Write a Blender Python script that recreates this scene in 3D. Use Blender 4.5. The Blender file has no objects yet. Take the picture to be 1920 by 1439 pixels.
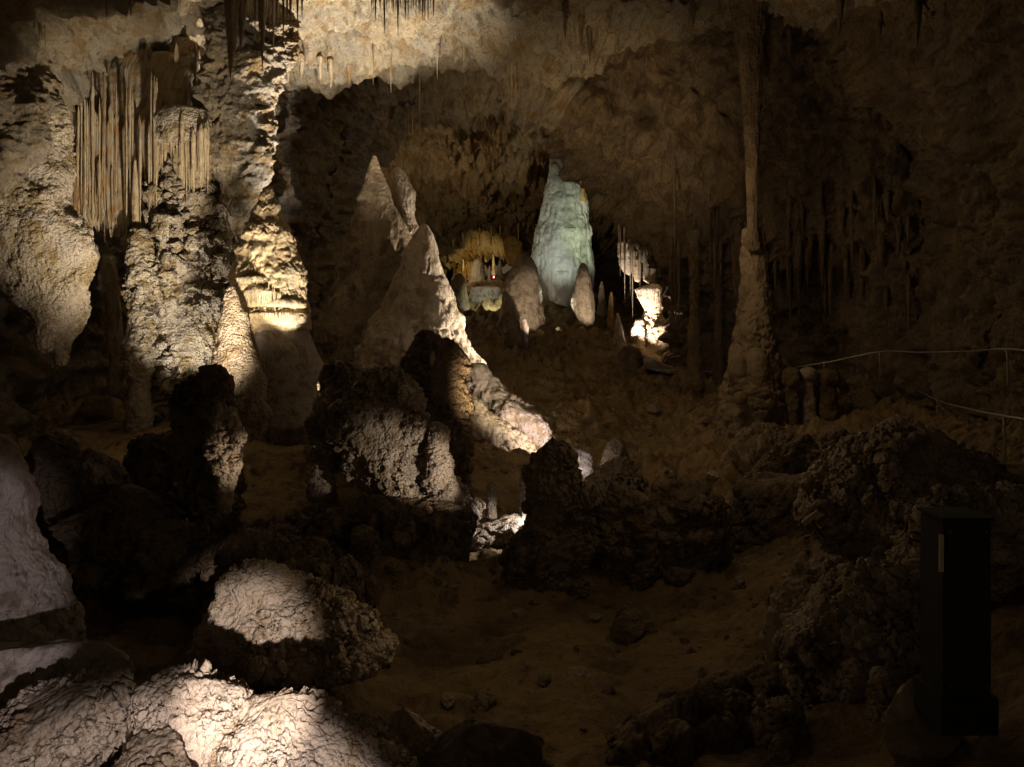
import bpy, math, random
import numpy as np
from mathutils import Vector
from mathutils.bvhtree import BVHTree
random.seed(7)
RNG = np.random.default_rng(11)
F = 1387.0; U0 = 960.0; V0 = 640.0      # focal length and vanishing point in photo pixels (1920 wide)
scene = bpy.context.scene
COL = scene.collection
def P(u, v, d): return ((u-U0)/F*d, d, (V0-v)/F*d)

# ------------------------------------------------------------------ noise
def _h(ix, iy, iz, s):
    n = (ix.astype(np.int64)*73856093) ^ (iy.astype(np.int64)*19349663) ^ (iz.astype(np.int64)*83492791) ^ (s*2654435761 & 0xffffffff)
    n &= 0xffffffff
    n = ((n ^ (n >> 16))*0x45d9f3b) & 0xffffffff
    n = ((n ^ (n >> 16))*0x45d9f3b) & 0xffffffff
    return n ^ (n >> 16)
_a = RNG.normal(size=(256, 3)); GR = (_a/np.linalg.norm(_a, axis=1)[:, None]).astype(np.float32)
def perlin(p, s=0):
    p = np.asarray(p, dtype=np.float32)
    i = np.floor(p).astype(np.int32); f = p-i
    w = f*f*f*(f*(f*6-15)+10)
    out = 0
    for dx in (0, 1):
        wx = w[:, 0] if dx else 1-w[:, 0]
        for dy in (0, 1):
            wy = w[:, 1] if dy else 1-w[:, 1]
            for dz in (0, 1):
                wz = w[:, 2] if dz else 1-w[:, 2]
                g = GR[_h(i[:, 0]+dx, i[:, 1]+dy, i[:, 2]+dz, s) & 255]
                out = out + wx*wy*wz*(g[:, 0]*(f[:, 0]-dx)+g[:, 1]*(f[:, 1]-dy)+g[:, 2]*(f[:, 2]-dz))
    return out*1.6
def fbm(p, o=4, s=0, g=.5, l=2.03):
    a = 1.; t = 0.
    for k in range(o):
        t = t + a*perlin(p, s+k); p = p*l+7.3; a *= g
    return t
def ridged(p, o=3, s=0):
    a = 1.; t = 0.
    for k in range(o):
        t = t + a*(1-2*np.abs(perlin(p, s+k))); p = p*2.1+3.1; a *= .5
    return t
def worley(p, s=0):
    p = np.asarray(p, dtype=np.float32)
    i = np.floor(p).astype(np.int32); f = p-i
    best = np.full(len(p), 9., np.float32)
    for dx in (-1, 0, 1):
        for dy in (-1, 0, 1):
            for dz in (-1, 0, 1):
                h = _h(i[:, 0]+dx, i[:, 1]+dy, i[:, 2]+dz, s)
                q = ((dx+.15+.7*((h & 1023)/1023.)-f[:, 0])**2+(dy+.15+.7*(((h >> 10) & 1023)/1023.)-f[:, 1])**2
                     + (dz+.15+.7*(((h >> 20) & 1023)/1023.)-f[:, 2])**2)
                best = np.minimum(best, q)
    return np.sqrt(best)
def knobs(p, s=0):                     # round popcorn knobs, 0..1
    return np.sqrt(np.clip(1-(worley(p, s)/.66)**2, 0, 1))

# ------------------------------------------------------------------ mesh helpers
def mesh_from(co, quads, name, tris=None):
    me = bpy.data.meshes.new(name)
    co = np.asarray(co, np.float32)
    nq = len(quads); nt = 0 if tris is None else len(tris)
    me.vertices.add(len(co)); me.vertices.foreach_set('co', co.ravel())
    idx = np.asarray(quads, np.int32).ravel()
    if nt: idx = np.concatenate([idx, np.asarray(tris, np.int32).ravel()])
    me.loops.add(len(idx)); me.loops.foreach_set('vertex_index', idx)
    me.polygons.add(nq+nt)
    st = np.concatenate([np.arange(nq)*4, nq*4+np.arange(nt)*3]).astype(np.int32)
    me.polygons.foreach_set('loop_start', st)
    me.polygons.foreach_set('use_smooth', np.ones(nq+nt, bool))
    me.update(calc_edges=True); me.validate()
    return me
def grid_quads(n, m, wrap=False):
    a = np.arange(n*m).reshape(n, m)
    if wrap:
        b = np.roll(a, -1, axis=1)
        return np.stack([a[:-1], b[:-1], b[1:], a[1:]], -1).reshape(-1, 4)
    return np.stack([a[:-1, :-1], a[:-1, 1:], a[1:, 1:], a[1:, :-1]], -1).reshape(-1, 4)
def link(name, me, mat=None, parent=None, loc=None):
    o = bpy.data.objects.new(name, me)
    if mat is not None and me is not None and not me.materials: me.materials.append(mat)
    COL.objects.link(o)
    if loc is not None: o.location = loc
    if parent is not None: o.parent = parent
    return o
def tag(o, label, cat, group=None):
    o['label'] = label; o['category'] = cat
    if group: o['group'] = group
    return o

# ------------------------------------------------------------------ materials
def rock(name, c1, c2, c3, scale=1., bump=.5, pop=0., popsize=.05, streak=0., rough=.85, spec=.25, grain=1., sat=None):
    m = bpy.data.materials.new(name); m.use_nodes = True
    N = m.node_tree.nodes; L = m.node_tree.links; N.clear()
    def nd(t, **k):
        n = N.new(t)
        for a, b in k.items(): setattr(n, a, b)
        return n
    out = nd('ShaderNodeOutputMaterial'); bs = nd('ShaderNodeBsdfPrincipled')
    L.new(bs.outputs[0], out.inputs[0])
    geo = nd('ShaderNodeNewGeometry')
    def vec(s):
        mp = nd('ShaderNodeMapping'); mp.inputs['Scale'].default_value = s
        L.new(geo.outputs['Position'], mp.inputs[0]); return mp.outputs[0]
    def noise(s, det=4., ro=.55, dist=0.):
        n = nd('ShaderNodeTexNoise'); L.new(vec(s), n.inputs['Vector'])
        n.inputs['Scale'].default_value = 1; n.inputs['Detail'].default_value = det
        n.inputs['Roughness'].default_value = ro; n.inputs['Distortion'].default_value = dist
        return n.outputs['Fac']
    def ramp(f, a, b):
        r = nd('ShaderNodeMapRange'); r.inputs[1].default_value = a; r.inputs[2].default_value = b
        r.interpolation_type = 'SMOOTHSTEP'
        L.new(f, r.inputs[0]); return r.outputs[0]
    def mix(f, a, b):
        x = nd('ShaderNodeMix', data_type='RGBA')
        if isinstance(f, float): x.inputs[0].default_value = f
        else: L.new(f, x.inputs[0])
        for k, v in ((6, a), (7, b)):
            if isinstance(v, tuple): x.inputs[k].default_value = (*v, 1)
            else: L.new(v, x.inputs[k])
        return x.outputs[2]
    s = 1/scale
    c = mix(ramp(noise((.5*s, .5*s, .5*s), 6, .6, .4), .38, .62), c1, c2)
    c = mix(ramp(noise((1.3*s, 1.3*s, 1.1*s), 7, .65, .6), .48, .62), c, c3)
    dk = tuple(x*.45 for x in c3)
    c = mix(ramp(noise((4*s, 4*s, 3*s), 6, .7), .56, .72), c, dk)
    if streak:
        st = ramp(noise((5*s, 5*s, .25*s), 4, .6, .3), .45, .7)
        mm = nd('ShaderNodeMath', operation='MULTIPLY'); L.new(st, mm.inputs[0]); mm.inputs[1].default_value = streak
        c = mix(mm.outputs[0], c, dk)
    L.new(c, bs.inputs['Base Color'])
    bs.inputs['Roughness'].default_value = rough
    bs.inputs['Specular IOR Level'].default_value = spec
    prev = None
    def bmp(h, dist, st):
        nonlocal prev
        b = nd('ShaderNodeBump'); b.inputs['Distance'].default_value = dist; b.inputs['Strength'].default_value = st
        L.new(h, b.inputs['Height'])
        if prev is not None: L.new(prev, b.inputs['Normal'])
        prev = b.outputs[0]
    if bump:
        bmp(noise((2.2*s, 2.2*s, 1.6*s), 8, .62, .3), .5*scale*bump, .8)
        bmp(noise((11*s, 11*s, 8*s), 6, .7), .09*scale*bump*grain, .9)
    if streak:
        bmp(noise((9*s, 9*s, .5*s), 3, .5), .12*scale*streak, .8)
    if pop:
        v = nd('ShaderNodeTexVoronoi', feature='SMOOTH_F1'); k = 1/popsize
        L.new(vec((k, k, k)), v.inputs['Vector']); v.inputs['Scale'].default_value = 1; v.inputs['Smoothness'].default_value = .25
        iv = nd('ShaderNodeMath', operation='SUBTRACT'); iv.inputs[0].default_value = 1; L.new(v.outputs['Distance'], iv.inputs[1])
        bmp(iv.outputs[0], popsize*pop, .9)
    L.new(prev, bs.inputs['Normal'])
    return m
def plain(name, c, rough=.6, metal=0., emit=None, es=0., noise_amt=.3, scale=20.):
    m = bpy.data.materials.new(name); m.use_nodes = True
    nt = m.node_tree; b = nt.nodes['Principled BSDF']
    n = nt.nodes.new('ShaderNodeTexNoise'); n.inputs['Scale'].default_value = scale; n.inputs['Detail'].default_value = 5
    tc = nt.nodes.new('ShaderNodeTexCoord'); nt.links.new(tc.outputs['Object'], n.inputs['Vector'])
    x = nt.nodes.new('ShaderNodeMix'); x.data_type = 'RGBA'
    x.inputs[6].default_value = (*[k*(1-noise_amt) for k in c], 1); x.inputs[7].default_value = (*[min(1, k*(1+noise_amt)) for k in c], 1)
    nt.links.new(n.outputs['Fac'], x.inputs[0]); nt.links.new(x.outputs[2], b.inputs['Base Color'])
    b.inputs['Roughness'].default_value = rough; b.inputs['Metallic'].default_value = metal
    if emit: b.inputs['Emission Color'].default_value = (*emit, 1); b.inputs['Emission Strength'].default_value = es
    return m
TAN = (.46, .35, .22); CREAM = (.6, .5, .36); OCH = (.36, .22, .10); GREY = (.36, .33, .30); DARK = (.16, .11, .07)
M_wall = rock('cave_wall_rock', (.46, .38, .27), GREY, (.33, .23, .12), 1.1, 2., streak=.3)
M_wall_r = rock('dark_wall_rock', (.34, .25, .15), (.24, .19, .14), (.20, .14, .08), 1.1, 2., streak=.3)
M_ceil = rock('ceiling_rock', (.50, .42, .30), (.38, .34, .28), (.34, .24, .13), 1.1, 2.)
M_floor = rock('cave_floor_mud', (.38, .27, .13), (.33, .24, .13), (.22, .15, .08), 1.2, 1.)
M_far = rock('far_chamber_rock', (.36, .26, .14), (.25, .19, .11), (.2, .12, .05), 4., 1.2)
M_flow = rock('flowstone_cream', CREAM, (.55, .43, .27), (.42, .33, .22), 1., .35, streak=.35, rough=.7)
M_gold = rock('flowstone_golden', (.62, .50, .33), (.56, .43, .26), (.42, .36, .27), 1., .35, streak=.25, rough=.7)
M_drape = rock('drapery_stone', (.5, .42, .3), (.4, .34, .27), (.38, .24, .11), .8, .3, streak=.7, rough=.7)
M_pale = rock('pale_smooth_stone', (.5, .44, .40), (.40, .35, .33), (.28, .22, .18), .5, .9, rough=.8)
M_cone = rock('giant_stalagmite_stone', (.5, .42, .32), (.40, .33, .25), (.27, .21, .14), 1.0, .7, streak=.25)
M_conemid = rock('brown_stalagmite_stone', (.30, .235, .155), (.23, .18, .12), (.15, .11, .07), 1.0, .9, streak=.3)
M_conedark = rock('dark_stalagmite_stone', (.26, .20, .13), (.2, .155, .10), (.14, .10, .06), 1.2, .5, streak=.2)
M_pop = rock('popcorn_stone', (.55, .46, .38), (.48, .40, .33), (.34, .25, .16), .6, .4, pop=.7, popsize=.035)
M_popbig = rock('coarse_popcorn_stone', (.42, .34, .26), (.34, .28, .23), (.22, .16, .10), .7, .5, pop=.8, popsize=.06)
M_dark = rock('dark_rough_stone', (.28, .215, .145), (.22, .165, .12), (.14, .10, .07), .8, .8, pop=.6, popsize=.07)
M_green = rock('white_green_flowstone', (.55, .56, .52), (.48, .49, .45), (.34, .36, .30), 2.2, .25, streak=.4, rough=.6)
M_ochre = rock('ochre_stone', (.55, .33, .1), (.45, .28, .1), (.3, .18, .06), 1.2, .6, streak=.3)
M_knob = rock('knobbly_wall_stone', (.52, .45, .36), (.42, .37, .33), (.3, .23, .13), .8, .7, pop=.8, popsize=.07, streak=.3)
M_metal = plain('brushed_steel', (.32, .30, .27), .45, .8)
M_box = plain('black_painted_steel', (.010, .010, .009), .8, noise_amt=.6, scale=6.)
M_strip = plain('tan_board_and_lit_edge', (.45, .4, .28), .6)  # board colour; on the cabinet it stands for light along the edge
M_path = plain('asphalt_trail', (.06, .055, .05), .9, scale=8)

# ------------------------------------------------------------------ the shell: cave walls and ceiling as one tube of cross sections
def W(*a): return [(x, z) for x, z in a]
def PX(d, *a): return [((u-U0)/F*d, (V0-v)/F*d) for u, v in a]
SEC = [
 (-5, W((-11,-9),(-12,-3),(-12,2),(-11,6),(-6,9),(0,10),(6,9),(11,6),(13,2),(13,-3),(12,-9))),
 (7, W((-11,-8),(-12,-2),(-12,3),(-10,7),(-5,10),(0,11),(5,11),(10,8),(12,3),(12,-2),(11,-8))),
 (14, W((-13,-7),(-14,-1),(-14,4),(-12,8),(-6,11.5),(0,12.5),(6,12),(11,9),(13,4),(13,-1),(13,-7))),
 (22, W((-17,-7),(-17,-1),(-16.5,4),(-15,8),(-8,12.3),(0,13.3),(7,13),(13,10),(15.5,4),(15.5,0),(15,-7))),
 (29, PX(29,(60,960),(60,640),(70,400),(140,150),(420,15),(760,15),(1150,-30),(1560,0),(1730,330),(1720,650),(1690,960))),
 (33, PX(33,(270,960),(270,640),(318,380),(395,160),(510,70),(750,105),(960,95),(1200,90),(1480,330),(1600,600),(1580,960))),
 (34.5, PX(34.5,(380,960),(380,640),(415,360),(475,170),(545,104),(740,112),(950,128),(1120,200),(1400,370),(1540,600),(1520,960))),
 (38, PX(38,(470,960),(460,640),(500,360),(520,160),(590,70),(750,62),(930,90),(1070,190),(1300,380),(1470,600),(1470,960))),
 (43, PX(43,(560,960),(560,600),(580,350),(620,230),(690,170),(780,140),(925,130),(1085,215),(1200,380),(1340,600),(1340,960))),
 (46, PX(46,(640,960),(640,500),(655,350),(692,285),(750,228),(830,196),(965,188),(1085,262),(1200,425),(1292,600),(1300,960))),
 (49, PX(49,(560,960),(560,500),(580,300),(620,180),(720,120),(830,100),(980,110),(1130,200),(1280,400),(1360,600),(1360,960))),
 (62, PX(62,(480,960),(480,500),(530,280),(620,190),(720,178),(850,185),(980,188),(1150,225),(1300,400),(1350,600),(1350,960))),
 (80, PX(80,(600,960),(620,500),(660,400),(700,360),(780,345),(870,350),(980,345),(1100,355),(1220,420),(1280,560),(1280,960))),
 (92, PX(92,(760,960),(790,540),(805,510),(835,485),(880,458),(930,443),(990,432),(1050,425),(1150,440),(1240,560),(1240,960))),
 (100, PX(100,(740,960),(750,540),(765,480),(810,440),(880,420),(930,410),(990,400),(1050,400),(1150,420),(1240,540),(1240,960))),
 (116, PX(116,(800,700),(840,560),(850,520),(870,490),(900,480),(940,475),(980,475),(1020,480),(1060,490),(1100,560),(1120,700))),
]
NI = [5, 10, 40, 90, 70, 24, 60, 60, 40, 30, 40, 60, 50, 20, 20]
NT = 760
ctrl = np.array([[(x, d, z) for x, z in s] for d, s in SEC], np.float32)      # sections x 11 x 3
def crom(A, t):                        # Catmull-Rom along axis 0, t in [0, n-1]
    n = len(A); i = np.clip(np.floor(t).astype(int), 0, n-2); f = (t-i)
    f = f.reshape(-1, *([1]*(A.ndim-1)))
    p0 = A[np.clip(i-1, 0, n-1)]; p1 = A[i]; p2 = A[i+1]; p3 = A[np.clip(i+2, 0, n-1)]
    return .5*((2*p1)+(-p0+p2)*f+(2*p0-5*p1+4*p2-p3)*f**2+(-p0+3*p1-3*p2+p3)*f**3)
tt = np.linspace(0, 10, NT)
rings = crom(np.swapaxes(ctrl, 0, 1), tt)          # NT x sections x 3
rings = np.swapaxes(rings, 0, 1)
rows = []
for k, n in enumerate(NI):
    for j in range(n):
        f = j/n; g = f*f*(3-2*f)*.45+f*.55
        rows.append(rings[k]*(1-g)+rings[k+1]*g)
rows.append(rings[-1])
S = np.array(rows, np.float32); NR = len(S)
# soften between sections
for _ in range(3):
    S[1:-1] = (S[:-2]+2*S[1:-1]+S[2:])/4
def grid_normals(G, wrap=False):
    if wrap: gx = np.roll(G, -1, 1)-np.roll(G, 1, 1)
    else: gx = np.gradient(G, axis=1)
    gy = np.gradient(G, axis=0)
    n = np.cross(gx, gy); return n/np.maximum(np.linalg.norm(n, axis=2, keepdims=True), 1e-9)
def displace_shell(S):
    n = grid_normals(S).reshape(-1, 3)
    p = S.reshape(-1, 3)
    far = np.clip((p[:, 1]-46)/30, 0, 1)
    near = 1-np.clip((p[:, 1]-8)/16, 0, 1)*.35
    warp = p + .8*np.stack([perlin(p/3., 41), perlin(p/3., 42), perlin(p/3., 43)], 1)
    h = .75*fbm(warp/5.5, 3, 1)
    h += .35*ridged(p/1.25+perlin(p/2., 44)[:, None]*.5, 3, 45)*np.clip(.3+1.5*perlin(p/6., 46), 0, 1)
    h += .45*ridged(warp/np.array([2.6, 2.6, 2.2], np.float32), 3, 5)
    h += .34*fbm(p/1.1, 5, 9, .66)
    h -= 3.2*np.clip(perlin(warp/3.1, 70)-.36, 0, .5)
    h += .5*knobs(warp/2.4, 31)
    wallness = 1-np.abs(n[:, 2])
    drip = perlin(p*np.array([1.5, 1.5, .16], np.float32), 20)+.6*perlin(p*np.array([3.6, 3.6, .3], np.float32), 21)
    fc_ = np.clip((p[:, 1]-33)/8, 0, 1)
    h += .30*drip*wallness*(1-.8*fc_)
    h += fc_*.5*ridged(warp*np.array([.35, .35, 1.1], np.float32)/1.6, 3, 77)
    h += .22*knobs((p+.3*warp)/.9, 30)
    h *= (1+far*.35)
    c = np.array([0, 0, 0])
    return (p+n*h[:, None]*SGN).reshape(S.shape)
SGN = 1.0
n0 = grid_normals(S)[NR//4, NT//2]
SGN = -1.0 if n0[2] > 0 else 1.0       # push knobs toward the inside (downwards at the ceiling)
S = displace_shell(S)
allq = grid_quads(NR, NT)
BV_SHELL = BVHTree.FromPolygons(S.reshape(-1, 3).tolist(), allq.tolist())
def sub(i0, i1, j0, j1, name, mat):
    G = S[i0:i1+1, j0:j1+1]
    o = link(name, mesh_from(G.reshape(-1, 3), grid_quads(G.shape[0], G.shape[1]), name), mat)
    o['kind'] = 'structure'; return o
cum = np.concatenate([[0], np.cumsum(NI)])
iF = int(cum[9]); jl = int(NT*.33); jr = int(NT*.68)
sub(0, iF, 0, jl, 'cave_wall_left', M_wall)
sub(0, iF, jl, jr, 'cave_ceiling', M_ceil)
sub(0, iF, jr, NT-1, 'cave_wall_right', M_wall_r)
sub(iF, NR-1, 0, NT-1, 'far_chamber_wall', M_far)

# ------------------------------------------------------------------ floor height field through control points
FC = [ # u, v, depth
 (-300,1100,10),(50,765,30),(200,775,29),(330,735,31),(60,830,23),(500,800,22),(650,800,24),(500,870,18.5),(300,1050,15),(120,1180,12),(60,1050,15),
 (500,1290,9.8),(800,1290,10),(300,1700,5.5),(-200,1700,5.5),(760,960,17),(950,1010,17),(600,1000,16.5),
 (1200,1160,13.5),(1000,1250,11),(1100,1330,10),(1300,1050,17),(1000,1100,14.5),(1400,950,20),(1460,850,25),(1300,800,31),(1200,790,34),(1330,722,38),
 (1120,700,41),(1200,735,38),(1000,655,46),(900,600,55),(1060,565,60),(1050,540,66),(880,540,80),(940,520,95),(1050,820,28),(950,800,31),(870,900,21),
 (700,850,28),(1500,760,29),(1480,715,38),(1600,760,31),(1700,775,28),(1600,960,16),(1700,1080,11.5),(1500,1200,10.5),(1800,1330,7.5),(1300,1439,8.5),
 (1850,905,12.6),(1760,830,20),(1950,1150,8),(1400,1700,5),(1900,1700,4.3),(900,1600,6),(600,700,40),(300,700,38),(1300,690,46),(1600,700,38),(1100,620,50),
]
cp = np.array([P(*c) for c in FC])
cp = np.vstack([cp, [[-14, 8, -3], [14, 4, -2.3], [0, 0, -4], [-8, 1, -4], [8, 0, -3], [14, 20, -2.3], [16, 33, -2.0], [0, 112, 9], [-20, 70, 1], [25, 70, 1],[-18,45,-1.5],[20,50,-1],[-30, 110, 6],[30,110,6],[-14,25,-2.8],[0,-6,-4],[12,-6,-3]]])
def tps(r2): return np.where(r2 > 1e-9, r2*np.log(np.maximum(r2, 1e-9)), 0)
def yl(y): return 22*np.log(np.maximum(y+8, 1)/8)
cx = np.stack([cp[:, 0], yl(cp[:, 1])], 1)
K = tps(((cx[:, None]-cx[None])**2).sum(-1))+np.eye(len(cx))*8.
Q = np.concatenate([np.ones((len(cx), 1)), cx], 1)
A = np.block([[K, Q], [Q.T, np.zeros((3, 3))]])
sol = np.linalg.solve(A, np.concatenate([cp[:, 2], np.zeros(3)]))
def ground(x, y):
    x = np.atleast_1d(np.asarray(x, float)); y = np.atleast_1d(np.asarray(y, float))
    q = np.stack([x, yl(y)], 1); out = np.zeros(len(x))
    for s in range(0, len(q), 20000):
        k = tps(((q[s:s+20000, None]-cx[None])**2).sum(-1))
        out[s:s+20000] = k@sol[:len(cx)]+sol[-3]+q[s:s+20000]@sol[-2:]
    return out
NU, NY = 620, 560
yy = np.concatenate([np.linspace(-6, 3.5, 16, endpoint=False), np.geomspace(3.5, 116, NY-16)])
uu = np.linspace(-1., 1., NU); uu = np.sign(uu)*(np.abs(uu)**1.15)
G = np.zeros((NY, NU, 3), np.float32)
half = np.maximum(12.5, .82*np.maximum(yy, 0)+4)
G[..., 0] = uu[None]*half[:, None]; G[..., 1] = yy[:, None]
G[..., 2] = ground(G[..., 0].ravel(), G[..., 1].ravel()).reshape(NY, NU)
p = G.reshape(-1, 3)
p2 = p*np.array([1, 1, .0], np.float32)
rough = np.clip(fbm(p2/4.5, 3, 50)*1.3+.35, 0, 1)
sc = np.clip(p[:, 1]/22, .35, 2)
mid = np.exp(-((p[:, 0]/p[:, 1].clip(1)*F+U0-900)/260)**2-((p[:, 1]-10)/4.)**2)      # rippled flowstone pool at the bottom
h = .26*fbm(p2/2.2, 3, 52)+.07*fbm(p2/.7, 4, 62, .6)*sc+.5*rough*ridged((p2+.6*fbm(p2/1.5, 2, 63)[:, None])*np.array([1, 1.7, 1], np.float32)/2.4, 3, 64)*.35*sc
h += rough*(.22*fbm(p2/.55, 4, 55, .65)+.26*(knobs(p2/1.0+fbm(p2/.8, 2, 61)[:, None]*.3, 56)-.4))*sc
slope_ = np.clip((p[:, 0]+1)/3, 0, 1)*np.clip((p[:, 1]-9)/4, 0, 1)*np.clip((46-p[:, 1])/8, 0, 1)
h += slope_*(.22*fbm((p2+.5*fbm(p2/1.1, 3, 65)[:, None])*np.array([.6, 1.4, 1], np.float32)/1.1, 3, 66)+.10*fbm(p2/.4, 3, 67, .6))*sc
h += .03*fbm(p2/.2, 2, 58)+.10*mid*ridged(p2*np.array([.8, 2.6, 1], np.float32)/1.2, 2, 59)
onpath = 0
G[..., 2] += h.reshape(NY, NU)
o = link('cave_floor', mesh_from(G.reshape(-1, 3), grid_quads(NY, NU), 'cave_floor'), M_floor); o['kind'] = 'structure'
BV_FLOOR = BVHTree.FromPolygons(G.reshape(-1, 3).tolist(), grid_quads(NY, NU).tolist())
def hit(u, v, bv):
    d = Vector(P(u, v, 1.)); r = bv.ray_cast(Vector((0, 0, 0)), d.normalized())
    return r[0]
def gz(x, y):
    r = BV_FLOOR.ray_cast(Vector((x, y, 40)), Vector((0, 0, -1)))
    return r[0].z if r[0] is not None else float(ground(x, y)[0])

# ------------------------------------------------------------------ solid formations from a silhouette at their own depth
def form(name, rows, d, mat, label=None, cat=None, group=None, kd=.9, lump=.10, lscale=None, fine=.03, flute=0., fscale=None, pop=0., psize=.12,
         tiers=None, res=2.6, ragged=0., seed=0, parent=None, sq=0., down=0., lean=0., facet=0., teeth=0., lobes=0., tuck=0.):
    """rows: (v, uL, uR[, v offset at the right]) outline at depth d; kd = depth/width; lump etc. are fractions of mean radius."""
    R = np.array([r[:3] for r in rows], float)
    wmx = (R[:, 2]-R[:, 1]).max(); w0 = R[0, 2]-R[0, 1]; hh_ = R[-1, 0]-R[0, 0]
    if w0 > .25*wmx:
        c0 = (R[0, 1]+R[0, 2])/2; st_ = min(.12*hh_, .3*w0)
        R = np.vstack([[(R[0, 0]-st_*a, c0-w0/2*b, c0+w0/2*b) for a, b in ((.55, .04), (.5, .3), (.4, .55), (.22, .8))], R])
    if not down:
        w1 = R[-1, 2]-R[-1, 1]
        if w1 > .25*wmx:
            c0 = (R[-1, 1]+R[-1, 2])/2; st_ = min(.12*hh_, .3*w1)
            R = np.vstack([R, [(R[-1, 0]+st_*a, c0-w1/2*b, c0+w1/2*b) for a, b in ((.22, .8), (.4, .55), (.5, .3), (.55, .04))]])
    v0, v1 = R[0, 0], R[-1, 0]
    if down:
        xm_ = ((R[-1, 1]+R[-1, 2])/2-U0)*d/F; hr_ = (R[-1, 2]-R[-1, 1])/2*d/F
        zg = min(gz(xm_, d), gz(xm_, d-kd*hr_), gz(xm_-hr_*.8, d-kd*hr_*.4), gz(xm_+hr_*.8, d-kd*hr_*.4))
        v1x = max(v1+min(down, 25), V0-(zg-.15)*F/d); w_ = (v1x-v1)*.04
        R = np.vstack([R, [v1x, R[-1, 1]-w_, R[-1, 2]+w_]]); v1 = v1x
    n = int(np.clip((v1-v0)/res, 12, 420))
    # denser at the top cap
    v = np.linspace(v0, v1, n)
    uL = np.interp(v, R[:, 0], R[:, 1]); uR = np.interp(v, R[:, 0], R[:, 2])
    k = max(1, n//40)
    for _ in range(2):
        uL[1:-1] = (uL[:-2]+2*uL[1:-1]+uL[2:])/4; uR[1:-1] = (uR[:-2]+2*uR[1:-1]+uR[2:])/4
    rp = (uR-uL)/2
    m = int(np.clip(2*math.pi*rp.max()/res*.8, 16, 720))
    th = np.linspace(0, 2*math.pi, m, endpoint=False)
    mpp = d/F
    cx_ = ((uL+uR)/2-U0)*mpp; r_ = rp*mpp; z_ = (V0-v)*mpp
    Rm = max(r_.mean(), 1e-3)
    c, s = np.cos(th), np.sin(th)
    if sq: e = 1-sq*.5; c = np.sign(c)*np.abs(c)**e; s = np.sign(s)*np.abs(s)**e
    X = cx_[:, None]+r_[:, None]*c[None]; Y = d+kd*r_[:, None]*s[None]+lean*(z_-z_[-1])[:, None]; Z = np.repeat(z_[:, None], m, 1)
    B = np.stack([X, Y, Z], -1).astype(np.float32)
    p = B.reshape(-1, 3)
    dirx = np.tile(c, n); diry = np.tile(s, n)
    rr = np.repeat(np.minimum(r_, Rm*1.2), m)
    ls = lscale or Rm*1.1
    hh = lump*fbm(p/ls, 3, 100+seed)*1.2
    if fine: hh = hh+fine*fbm(p/(ls*.16), 3, 110+seed, .6)
    if flute:
        fs = fscale or Rm*.16
        hh = hh+flute*(perlin(p/np.array([fs, fs, fs*9], np.float32), 120+seed)+.5*perlin(p/np.array([fs*.45, fs*.45, fs*4], np.float32), 121+seed))
    if tiers:
        tn, ta = tiers[:2]
        ph = (np.repeat(z_, m)-z_[-1])/(z_[0]-z_[-1])*tn+.85*fbm(p/(Rm*1.1), 3, 130+seed)+.10*perlin(p/np.array([Rm*.09, Rm*.09, Rm*3], np.float32), 131+seed)
        fr = ph-np.floor(ph)
        hh = hh+ta*((1-fr)**1.5-.45)*np.clip(fr*9, 0, 1)*np.clip(.9+1.6*perlin(p/(Rm*.8), 133+seed), .1, 1.6)
    if ragged: hh = hh+ragged*(ridged(p/(ls*.42), 5, 140+seed)*.5)
    if lobes:
        lb = np.array([Rm*.55, Rm*.55, Rm*.75], np.float32); wp = p/lb+.35*perlin(p/(Rm*.5), 170+seed)[:, None]
        kz = wp.copy(); kz[:, 2] += .25
        hh = hh+lobes*(knobs(wp, 171+seed)+.5*knobs(kz*2.1, 172+seed)-.6)
    q = p.copy()
    if facet:
        rg = np.random.default_rng(900+seed); cc = B.reshape(-1, 3).mean(0); ext = np.abs(p-cc).max(0)+1e-3
        dn = (p-cc)/ext; cut = np.ones(len(p))
        for _ in range(16):
            nv = rg.normal(size=3); nv /= np.linalg.norm(nv); c_ = rg.uniform(.45, .82)
            cut = np.minimum(cut, c_/np.maximum(dn@nv, .02))
        f_ = 1-facet*(1-cut)
        q[:, 0] = cc[0]+(p[:, 0]-cc[0])*f_*1.12; q[:, 1] = cc[1]+(p[:, 1]-cc[1])*f_*1.12
        q[:, 2] = np.where(p[:, 2] > cc[2], cc[2]+(p[:, 2]-cc[2])*f_*1.12, p[:, 2])
    amp = hh*rr
    q[:, 0] += dirx*amp; q[:, 1] += diry*amp*kd
    q[:, 2] += (.5*lump*perlin(p/ls+9, 150+seed)*rr)
    if tuck: q[:, 1] += tuck*(1-np.repeat(np.linspace(0, 1, n), m))**2
    if teeth:
        tf = np.repeat(np.linspace(0, 1, n), m)
        q[:, 2] -= teeth*Rm*tf**3*(.5+1.4*np.abs(perlin(p*np.array([1, 1, 0], np.float32)/(Rm*.09), 180+seed))+.8*perlin(p*np.array([1, 1, 0], np.float32)/(Rm*.4), 181+seed))
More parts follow.
